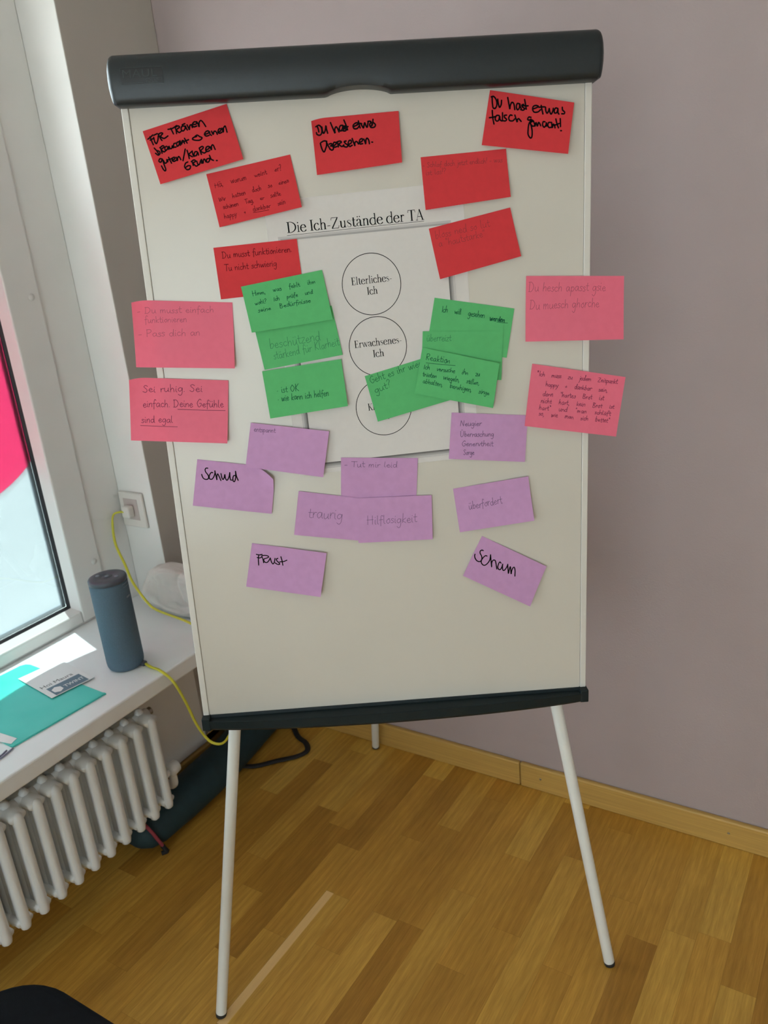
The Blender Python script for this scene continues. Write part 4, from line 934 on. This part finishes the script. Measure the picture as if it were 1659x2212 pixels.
def serif_line(bm, text, A, B, capmm, surf, lift=0.15):
    adv = sum((SERIF[SERIF[c]] if isinstance(SERIF[c], str) else SERIF[c])[0] for c in text)
    L = math.hypot(B[0] - A[0], B[1] - A[1]); sx = L / adv
    ex, ey = (B[0] - A[0]) / L, (B[1] - A[1]) / L
    ws = (sx + capmm) / 2
    x = 0.0
    for c in text:
        g = SERIF[c]; um = isinstance(g, str); g = SERIF[g] if um else g
        def mp(p): return (A[0] + ex * (x + p[0]) * sx - ey * p[1] * capmm, A[1] + ey * (x + p[0]) * sx + ex * p[1] * capmm)
        items = list(g[1]) + ([('d', .17, .87, .055), ('d', .37, .87, .055)] if um else [])
        for it in items:
            if it[0] == 'w':
                ribbon(bm, [mp(p) for p in it[2]], it[1] * ws, surf, lift, cap=False)
            elif it[0] == 'a':
                pts = it[1]
                if len(pts) < 14: pts = smooth2(pts, 5)
                wl = []
                for i in range(len(pts)):
                    a, b = pts[max(0, i - 1)], pts[min(len(pts) - 1, i + 1)]
                    dx, dy = b[0] - a[0], b[1] - a[1]
                    sn = abs(dy) / (math.hypot(dx, dy) or 1e-6)
                    wl.append((TN + (TH - .008 - TN) * sn ** 1.6) * ws)
                ribbon(bm, [mp(p) for p in pts], wl, surf, lift, cap=False)
            elif it[0] == 'v':
                pts = crspline([Vector(p) for p in it[1]], 5)
                ribbon(bm, [mp((p.x, p.y)) for p in pts], [p.z * ws for p in pts], surf, lift, cap=False)
            elif it[0] == 'd':
                q = [mp((it[1] + it[3] * math.cos(2 * pi * k / 14) * capmm / sx, it[2] + it[3] * math.sin(2 * pi * k / 14))) for k in range(14)]
                bm.faces.new([bm.verts.new(surf(a, b, lift)) for a, b in q])
        x += g[0]

A3 = [(189.56, -138.61), (486.36, -126.38), (500.41, -546.43), (209.48, -557.06)]
A3[3] = (205.6, -558.2)
nA3 = lambda s, t: 0.5
posA3, surfA3 = sheet_surface(A3, nA3)
sh = obj('poster_sheet', paper_mesh(posA3, nA3, 4, 4), M['paper'])
tag(sh, 'large white paper sheet on the whiteboard titled Die Ich-Zustände der TA above three circles', 'paper sheet')
bm = bmesh.new()
serif_line(bm, 'Die Ich-Zustände der TA', (220.63, -184.36), (427.09, -177.09), 15.4, surfA3)
ribbon(bm, [(220.3, -187.9), (427.0, -179.0)], 0.55, surfA3, 0.15, cap=False)
tag(obj('printed_title', bm, M['print'], sh), 'black underlined serif title')
# the sheet carries a printed page inset in the middle, set off by bands of grey ink all round, with three circles on it
A4 = [(216.2, -198.47), (458.15, -189.99), (471.8, -529.92), (231.2, -540.3)]
posA4, surfA4 = sheet_surface(A4, nA3)
surfA4 = surfA3
s4 = sh
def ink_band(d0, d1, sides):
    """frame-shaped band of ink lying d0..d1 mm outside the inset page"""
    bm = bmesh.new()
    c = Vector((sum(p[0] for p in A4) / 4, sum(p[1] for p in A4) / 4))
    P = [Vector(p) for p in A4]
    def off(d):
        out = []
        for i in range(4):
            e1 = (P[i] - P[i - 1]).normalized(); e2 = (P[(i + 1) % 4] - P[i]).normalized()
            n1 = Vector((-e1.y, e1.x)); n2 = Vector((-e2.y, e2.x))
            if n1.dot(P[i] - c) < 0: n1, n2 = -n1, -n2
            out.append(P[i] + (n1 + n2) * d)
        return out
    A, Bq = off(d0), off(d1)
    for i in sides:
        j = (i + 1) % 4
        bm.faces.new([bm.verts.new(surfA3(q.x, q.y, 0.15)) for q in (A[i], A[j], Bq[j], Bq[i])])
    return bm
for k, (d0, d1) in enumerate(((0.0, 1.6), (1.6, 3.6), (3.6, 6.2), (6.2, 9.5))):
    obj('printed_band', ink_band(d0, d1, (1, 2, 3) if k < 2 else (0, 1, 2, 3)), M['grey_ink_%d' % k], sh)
def ring_mesh(c, rx, ry, rot):
    bm = bmesh.new()
    q = []
    for i in range(97):
        a = 2 * pi * i / 96
        x, y = rx * math.cos(a), ry * math.sin(a)
        q.append((c[0] + x * math.cos(rot) - y * math.sin(rot), c[1] + x * math.sin(rot) + y * math.cos(rot)))
    ribbon(bm, q, 1.05, surfA4, 0.15, cap=False)
    return bm
for c, r_ in (((342.42, -265.7), 44.9), ((346.48, -359.8), 44.8), ((349.9, -455.7), 44.1)):
    obj('printed_circle', ring_mesh(c, r_, r_ * 1.015, 0.06), M['print'], s4)
def caption(lines):
    bm = bmesh.new()
    for txt, a, b, cap in lines: serif_line(bm, txt, a, b, cap, surfA4)
    obj('printed_caption', bm, M['print'], s4)
caption([('Elterliches-', (311.6, -265.5), (374.3, -262.5), 11.2), ('Ich', (334.8, -281.0), (351.65, -280.1), 11.2)])
caption([('Erwachsenes-', (309.9, -360.2), (384.25, -356.4), 11.2), ('Ich', (337.9, -376.1), (355.9, -375.2), 11.2)])
caption([('Kind', (324.8, -459.6), (348.5, -458.4), 11.2), ('Ich', (341.5, -475.4), (358.5, -474.6), 11.2)])

# ------------------------------------------------------------------ sticky notes
GROUPS = {'red': 'red sticky notes at the top', 'green': 'green sticky notes around the circles', 'pink': 'large pink sticky notes on the board edges', 'violet': 'violet sticky notes in the lower half'}
PENSTYLE = {'R6': 'pen_faint_red', 'R5': 'pen_faint_red', 'P3': 'pen_faint_pink', 'P1': 'pen_faint_pink', 'G2': 'pen_faint_green', 'G5': 'pen_faint_green'}
LOOSE = ('R2', 'G1', 'G6', 'P4', 'G4')
MARKER_W = {'R1': 2.05, 'R3': 2.2, 'R4': 2.15, 'V2': 1.8, 'V8': 1.8, 'V9': 1.9}     # pen tip in mm
for idx, (key, colr, cor, base, lifts, label, curl, traces, lines, under) in enumerate(NOTES):
    lt = lifts
    def nfun(s, t, base=base, lt=lt):
        top = lt[0] * (1 - s) + lt[1] * s
        bot = lt[3] * (1 - s) + lt[2] * s
        e = t ** 1.6
        bow = 0.5 * math.sin(pi * s) * (1 - t) * 0
        return base + top * (1 - e) + bot * e + bow
    pos, surf = sheet_surface(cor, nfun, curl)
    o = obj('sticky_note', paper_mesh(pos, nfun, 20, 14, 0.15, curl), M['note_' + colr], smooth=True)
    o.modifiers.new('split', 'EDGE_SPLIT').split_angle = math.radians(40)
    tag(o, label, 'sticky note', GROUPS[colr])
    bm = bmesh.new()
    def s2(u, v, lift, surf=surf): return surf(u, v, lift)
    for st in traces:
        ribbon(bm, smooth2(st, 5), MARKER_W[key], s2, 0.22)
    for k, (txt, A, B, xh, w) in enumerate(lines):
        for st in hand_line(txt, A, B, xh, idx * 31 + k, key in LOOSE):
            ribbon(bm, smooth2(st, 4), w, s2, 0.22)
    for a, b, w in under:
        ribbon(bm, [a, ((a[0] + b[0]) / 2, (a[1] + b[1]) / 2 - 0.3), b], w, s2, 0.22)
    if traces:
        tag(obj('handwriting', bm, M['marker'], o), 'bold black marker writing')
    else:
        obj('handwriting', bm, M[PENSTYLE.get(key, 'pen_' + colr)], o)

# ------------------------------------------------------------------ radiator under the sill
rad = empty('radiator', (-1.50, 0.76, 0.15))
tag(rad, 'white column radiator hanging under the window sill', 'radiator')
RX = (-1.4625, -1.500, -1.5375)
def section_bm(y):
    bm = bmesh.new()
    for i, x in enumerate(RX):
        zt = 0.400 if i != 1 else 0.412
        zb = 0.147 if i != 1 else 0.140
        tube(bm, [(x, y, zb - 0.010), (x, y, zb - 0.006), (x, y, zb + 0.004), (x, y, zt - 0.02), (x, y, zt - 0.004), (x, y, zt + 0.004)], [0.006, 0.0105, 0.0125, 0.0125, 0.0105, 0.005], 14, up=Vector((1, 0, 0)))
    # heads joining the three columns
    for z0, z1 in ((0.139, 0.178), (0.372, 0.412)):
        tube(bm, [(RX[0] + 0.003, y, (z0 + z1) / 2), (RX[2] - 0.003, y, (z0 + z1) / 2)], (z1 - z0) / 2, 14, flat=0.62)
        tube(bm, [(-1.500, y - 0.0232, (z0 + z1) / 2), (-1.500, y + 0.0232, (z0 + z1) / 2)], 0.0135, 16)
    box(bm, RX[2], RX[0], y - 0.0075, y + 0.0075, 0.146, 0.402)
    return bm
first = None
for i in range(16):
    y = 1.1008 - 0.0463 * i
    if first is None:
        first = obj('radiator_section', section_bm(1.1008), M['radiator'], rad, smooth=True)
    else:
        c = first.copy(); COL.objects.link(c); c.parent = rad
        c.matrix_parent_inverse = first.matrix_parent_inverse.copy()
        c.location = Vector((0, y - 1.1008, 0))
bm = bmesh.new()
tube(bm, [(-1.500, 1.122, 0.198), (-1.500, 1.150, 0.198)], 0.011, 18)
tube(bm, [(-1.500, 1.148, 0.198), (-1.500, 1.154, 0.198), (-1.500, 1.178, 0.200), (-1.500, 1.182, 0.200)], [0.014, 0.019, 0.017, 0.012], 20)
tube(bm, crspline([(-1.500, 1.160, 0.19), (-1.500, 1.161, 0.165), (-1.505, 1.161, 0.150), (-1.53, 1.161, 0.144), (-1.645, 1.161, 0.144)], 5), 0.0105, 14, up=Vector((0, 1, 0)))
tag(obj('valve', bm, M['radiator'], rad, smooth=True), 'white valve with bent pipe at the right end')
bm = bmesh.new(); tube(bm, [(-1.500, 1.122, 0.392), (-1.500, 1.136, 0.392)], 0.010, 16)
obj('bleed_plug', bm, M['screw'], rad)
for y in (1.0777, 0.5684):
    bm = bmesh.new(); box(bm, -1.6445, -1.545, y - 0.008, y + 0.008, 0.30, 0.32)
    obj('wall_bracket', bm, M['radiator'], rad)

# ------------------------------------------------------------------ things on the sill
SZ = 0.532
sp = empty('smart_speaker', (-1.516, 1.110, SZ))
tag(sp, 'tall blue-grey cylindrical speaker standing on the window sill', 'speaker')
c = (-1.516, 1.110, SZ)
bm = bmesh.new()
lathe(bm, [(0.0, 0.0005), (0.036, 0.0005), (0.040, 0.003), (0.0425, 0.009), (0.0435, 0.018), (0.0435, 0.218), (0.0428, 0.221), (0.0, 0.221)], c, 56)
body = obj('speaker_body', bm, M['speaker'], sp, smooth=True)
bm = bmesh.new()
lathe(bm, [(0.0, 0.2325), (0.012, 0.2325), (0.0125, 0.2315), (0.013, 0.2330), (0.0385, 0.2330), (0.0422, 0.2315), (0.0438, 0.2285), (0.0438, 0.2215), (0.041, 0.2205), (0.0, 0.2205)], c, 56)
cap = obj('top_cap', bm, M['speaker_top'], sp, smooth=True)
bm = bmesh.new()
for a, r_ in ((20, 0.0), (20, 0.024), (200, 0.024)):
    cx_, cy_ = c[0] + r_ * math.cos(math.radians(a)), c[1] + r_ * math.sin(math.radians(a))
    lathe(bm, [(0.0, 0.2342), (0.0042, 0.2342), (0.0048, 0.2331)], (cx_, cy_, SZ), 20)
obj('button', bm, M['speaker_mark'], cap, smooth=True)
def arcband(a0, a1, z0, z1, r_=0.0437):
    bm = bmesh.new()
    k = 10
    lo = [bm.verts.new((c[0] + r_ * math.cos(math.radians(a0 + (a1 - a0) * i / k)), c[1] + r_ * math.sin(math.radians(a0 + (a1 - a0) * i / k)), SZ + z0)) for i in range(k + 1)]
    hi = [bm.verts.new((v.co.x, v.co.y, SZ + z1)) for v in lo]
    for i in range(k): bm.faces.new([lo[i], lo[i + 1], hi[i + 1], hi[i]])
    return bm
for q in ((4, 44, 0.2150, 0.2165), (6, 44, 0.2075, 0.2085), (12, 32, 0.180, 0.1845)):
    obj('accent_mark', arcband(*q), M['speaker_mark'], body)
bm = bmesh.new()
box(bm, -1.4800, -1.4660, 1.118, 1.132, SZ + 0.0006, SZ + 0.010)
obj('cable_port', bm, M['speaker_top'], sp, bevel=0.002)

# socket in the window reveal with plug, and the yellow cable from it to the speaker
so = empty('wall_socket', (-1.757, Y1b, 0.80))
tag(so, 'white wall socket with plug in the reveal beside the window', 'wall socket')
bm = bmesh.new(); box(bm, -1.800, -1.708, Y1b - 0.010, Y1b - 0.0002, 0.745, 0.846)
plate = obj('socket_plate', bm, M['socket'], so, bevel=0.006, seg=3)
bm = bmesh.new(); box(bm, -1.782, -1.728, Y1b - 0.0112, Y1b - 0.0095, 0.768, 0.828)
obj('socket_insert', bm, M['socket_dark'], plate, bevel=0.004)
bm = bmesh.new(); box(bm, -1.772, -1.742, Y1b - 0.034, Y1b - 0.011, 0.778, 0.812)
tag(obj('plug', bm, M['socket'], so, bevel=0.006, seg=3), 'small white plug')

cab = [(-1.762, 1.389, 0.797), (-1.774, 1.383, 0.797), (-1.791, 1.376, 0.790), (-1.7960, 1.370, 0.765), (-1.786, 1.358, 0.712), (-1.748, 1.345, 0.661), (-1.706, 1.325, 0.624), (-1.632, 1.300, 0.588), (-1.58, 1.288, 0.579), (-1.453, 1.270, 0.578), (-1.36, 1.255, 0.560),
       (-1.28, 1.235, 0.515), (-1.225, 1.20, 0.46), (-1.22, 1.164, 0.436), (-1.25, 1.149, 0.386), (-1.27, 1.146, 0.360), (-1.29, 1.142, 0.351), (-1.31, 1.134, 0.362), (-1.33, 1.126, 0.404), (-1.35, 1.123, 0.464), (-1.372, 1.118, 0.515), (-1.408, 1.117, 0.5362), (-1.440, 1.120, 0.5362), (-1.4645, 1.125, 0.5375)]
bm = bmesh.new(); tube(bm, crspline(cab, 6), 0.0037, 10, flat=0.75)
tag(obj('yellow_cable', bm, M['cable'], smooth=True), 'yellow cable hanging from the wall socket to the speaker on the sill', 'cable')

# white cloth bag slumped on the sill in front of the pier
bm = bmesh.new()
bmesh.ops.create_icosphere(bm, subdivisions=6, radius=1.0)
from mathutils import noise
for v in bm.verts:
    x, y, z = v.co
    def sq(a, p): return math.copysign(abs(a) ** p, a)
    X, Y, Z = sq(x, 0.6), sq(y, 0.7), sq(z, 0.72)
    # gathers run down from the bunched top edge, soft dents in the sides
    ph = 9.0 * x + 1.6 * math.sin(2.5 * z + x * 2)
    gather = (abs(math.sin(ph)) ** 0.6 - 0.6) * 0.15 * (0.35 + 0.65 * max(0.0, z + 0.5))
    dent = noise.noise(Vector((x * 2.3, y * 2.3, z * 2.0)) + Vector((4, 1, 7))) * 0.22 + noise.noise(Vector((x * 6, y * 6, z * 5))) * 0.06
    f = 1 + gather + dent
    top = 1.0 - 0.20 * (X - 0.10) ** 2 + 0.10 * noise.noise(Vector((x * 4, 0.3, 0.7)))
    v.co = Vector((-1.592 + X * (0.118 - 0.030 * Z) * (1 + dent * 0.6), 1.376 + Y * (0.038 - 0.007 * Z) * f, SZ + 0.070 + Z * 0.070 * top * (1 + dent * 0.35)))
    v.co.z = max(v.co.z, SZ + 0.0008)
    v.co.y = min(v.co.y, Y1b - 0.002)
o = obj('cloth_bag', bm, M['cloth'], smooth=True)
tag(o, 'crumpled white cloth bag lying on the sill against the wall pier', 'bag')

# teal plastic pocket, card, white slip, grey cord
fo = empty('document_pocket', (-1.61, 0.89, SZ)); tag(fo, 'translucent teal plastic document pocket lying on the window sill', 'folder')
def flat_quad(name, pts, z0, z1, mt, parent=None, bevel=0):
    bm = bmesh.new(); prism(bm, pts, z0, z1)
    return obj(name, bm, mt, parent, bevel=bevel)
FA, FB, FC, FD = Vector((-1.7655, 1.010)), Vector((-1.4535, 0.9945)), Vector((-1.4745, 0.7680)), Vector((-1.7850, 0.785))
pts = [FA + (FB - FA) * t for t in (0.06, 1.0)] + [FC, FD, FA + (FD - FA) * 0.07, FA + (FD - FA) * 0.02 + (FB - FA) * 0.02]
flat_quad('pocket_sheet', [tuple(p) for p in pts], SZ + 0.0006, SZ + 0.0022, M['folder'], fo)
e1 = (FB - FA).normalized()
bm = bmesh.new()
prism(bm, [tuple(p) for p in (FB, FB - e1 * 0.0075, FC - e1 * 0.0075, FC)], SZ + 0.0022, SZ + 0.0042)
tag(obj('slider_rail', bm, M['folder'], fo, bevel=0.0008), 'raised teal closing rail along the front edge')
pc = [(-1.7102, 0.9492), (-1.5548, 0.9264), (-1.5355, 1.0302), (-1.6905, 1.053)]
cd = obj('greeting_card', (lambda b: (prism(b, pc, SZ + 0.0044, SZ + 0.0050), b)[1])(bmesh.new()), M['card'])
tag(cd, 'white card with grey lettering and slate band on the teal pocket', 'card')
P1, P2, P3c = Vector(pc[1]), Vector(pc[2]), Vector(pc[0])
ex, ey = (P2 - P1).normalized(), (P3c - P1).normalized()
def on_card(x, y, z=0.0):
    q = P1 + ex * x + ey * y
    return Vector((q.x, q.y, SZ + 0.0051 + z))
bm = bmesh.new(); frame_box(bm, on_card, 0.012, 0.0935, 0.0010, 0.0475, 0, 0.0002)
bm.free()
bm = bmesh.new(); frame_box(bm, on_card, 0.0125, 0.0935, 0.0025, 0.0485, 0, 0.0002)
band = obj('printed_band', bm, M['card_band'], cd)
bm = text_mesh('TWINT', 0.018, lambda x, y, z: on_card(0.0435 + x, 0.0175 + y, 0.0004 + z * 0.2), sx=0.82)
prism(bm, [(0.0275 + 0.0125 * math.cos(pi / 3 * k + pi / 6), 0.0245 + 0.0150 * math.sin(pi / 3 * k + pi / 6)) for k in range(6)], 0.0003, 0.0005, f=on_card)
obj('band_lettering', bm, M['card'], band)
bm = text_mesh('Hoi Maura', 0.020, lambda x, y, z: on_card(0.006 + x, 0.0565 + y, 0.0002 + z * 0.2), sx=0.92)
obj('printed_greeting', bm, M['card_text'], cd)
sl = flat_quad('paper_slip', [(-1.4876, 0.7745), (-1.4935, 0.7925), (-1.560, 0.7885), (-1.70, 0.760), (-1.70, 0.70), (-1.565, 0.7600)], SZ + 0.0024, SZ + 0.0030, M['card'])
tag(sl, 'white paper slip tucked over the near end of the teal pocket', 'paper')
bm = bmesh.new()
tube(bm, crspline([(-1.4705, 0.7670, SZ + 0.0024), (-1.4660, 0.7480, SZ + 0.0024), (-1.4640, 0.7300, SZ + 0.0024), (-1.470, 0.700, SZ + 0.0024), (-1.480, 0.695, SZ + 0.0024), (-1.482, 0.705, SZ + 0.0024), (-1.4710, 0.7330, SZ + 0.0024), (-1.4760, 0.7560, SZ + 0.0024)], 6), 0.0018, 8)
tag(obj('thin_cord', bm, M['cable_grey'], smooth=True), 'thin grey-violet cord bent back on the sill beside the teal pocket', 'cord')

# ------------------------------------------------------------------ long dark carry bag on the floor along the wall
bg_ = empty('carry_bag', (-1.56, 1.35, 0.0)); tag(bg_, 'long dark petrol carry bag lying on the floor below the radiator', 'bag')
bm = bmesh.new()
path = [(-1.556, 1.036), (-1.553, 1.046), (-1.550, 1.065), (-1.548, 1.10), (-1.547, 1.20), (-1.549, 1.30), (-1.560, 1.40), (-1.576, 1.50), (-1.588, 1.60), (-1.592, 1.66), (-1.592, 1.684), (-1.592, 1.692)]
rad_ = [0.020, 0.038, 0.051, 0.057, 0.059, 0.059, 0.058, 0.058, 0.057, 0.054, 0.045, 0.025]
seg = 28
rings = []
for (x, y), r_ in zip(path, rad_):
    ring = []
    for k in range(seg):
        a = 2 * pi * k / seg
        w = 1 + 0.02 * math.sin(3 * a + 20 * y) + 0.015 * math.sin(5 * a - 31 * y)
        ring.append(bm.verts.new((x + 1.05 * r_ * w * math.cos(a), y, max(0.0008, 0.052 + 0.052 / 0.058 * r_ * w * math.sin(a)))))
    rings.append(ring)
for A, Bq in zip(rings, rings[1:]):
    for k in range(seg):
        bm.faces.new([A[k], A[(k + 1) % seg], Bq[(k + 1) % seg], Bq[k]])
bm.faces.new(rings[0]); bm.faces.new(rings[-1][::-1])
obj('bag_body', bm, M['bag_dark'], bg_, smooth=True)
bm = bmesh.new()
tube(bm, crspline([(-1.545, 1.055, 0.108), (-1.520, 1.056, 0.100), (-1.500, 1.060, 0.080), (-1.4905, 1.068, 0.050), (-1.4890, 1.076, 0.026)], 5), 0.0045, 10)
tag(obj('end_loop', bm, M['strap_pink'], bg_, smooth=True), 'dull pink loop at the near end')
bm = bmesh.new()
tube(bm, crspline([(-1.4890, 1.076, 0.026), (-1.486, 1.079, 0.014), (-1.484, 1.082, 0.006), (-1.492, 1.070, 0.005)], 5), 0.006, 10)
obj('cord_stopper', bm, M['black_cord'], bg_, smooth=True)
bm = bmesh.new()
tube(bm, crspline([(-1.560, 1.670, 0.05), (-1.520, 1.660, 0.012), (-1.473, 1.625, 0.006), (-1.430, 1.608, 0.006), (-1.403, 1.578, 0.006), (-1.416, 1.542, 0.006), (-1.456, 1.502, 0.006), (-1.500, 1.455, 0.006), (-1.530, 1.42, 0.02)], 6), 0.0085, 10, flat=0.6)
tag(obj('carry_strap', bm, M['black_cord'], bg_, smooth=True), 'black strap looped out on the floor')

# ------------------------------------------------------------------ black chair at the lower left, seen by its seat corner
ch = empty('chair', (-0.82, 0.25, 0.0)); tag(ch, 'black upholstered chair at the near left, only its seat corner in view', 'chair')
bm = bmesh.new()
def rrect(x0, x1, y0, y1, r_, n=10):
    out = []
    for cx_, cy_, a0 in ((x1 - r_, y1 - r_, 0), (x0 + r_, y1 - r_, 90), (x0 + r_, y0 + r_, 180), (x1 - r_, y0 + r_, 270)):
        for i in range(n + 1):
            a = math.radians(a0 + 90 * i / n)
            out.append((cx_ + r_ * math.cos(a), cy_ + r_ * math.sin(a)))
    return out
prism(bm, rrect(-1.075, -0.60, 0.03, 0.476, 0.11), 0.405, 0.460)
obj('seat', bm, M['chair_black'], ch, bevel=0.018, seg=4, angle=50)
bm = bmesh.new()
prism(bm, rrect(-1.04, -0.635, 0.50, 0.86, 0.07), -0.02, 0.022, f=lambda a, b, c_: Vector((a, 0.02 - (b - 0.46) * 0.15 + c_, b)))
obj('backrest', bm, M['chair_black'], ch, bevel=0.012, seg=3, angle=50)
for x in (-1.03, -0.645):
    for y0_, y1_ in ((0.40, 0.43), (0.08, 0.03)):
        bm = bmesh.new(); tube(bm, [(x, y0_, 0.41), (x, y1_, 0.0005)], 0.011, 14)
        obj('leg', bm, M['chair_metal'], ch, smooth=True)
for x in (-0.99, -0.685):
    bm = bmesh.new(); tube(bm, crspline([(x, 0.10, 0.408), (x, 0.035, 0.42), (x, 0.010, 0.50), (x, 0.0, 0.62)], 5), 0.009, 12)
    obj('back_support', bm, M['chair_metal'], ch, smooth=True)
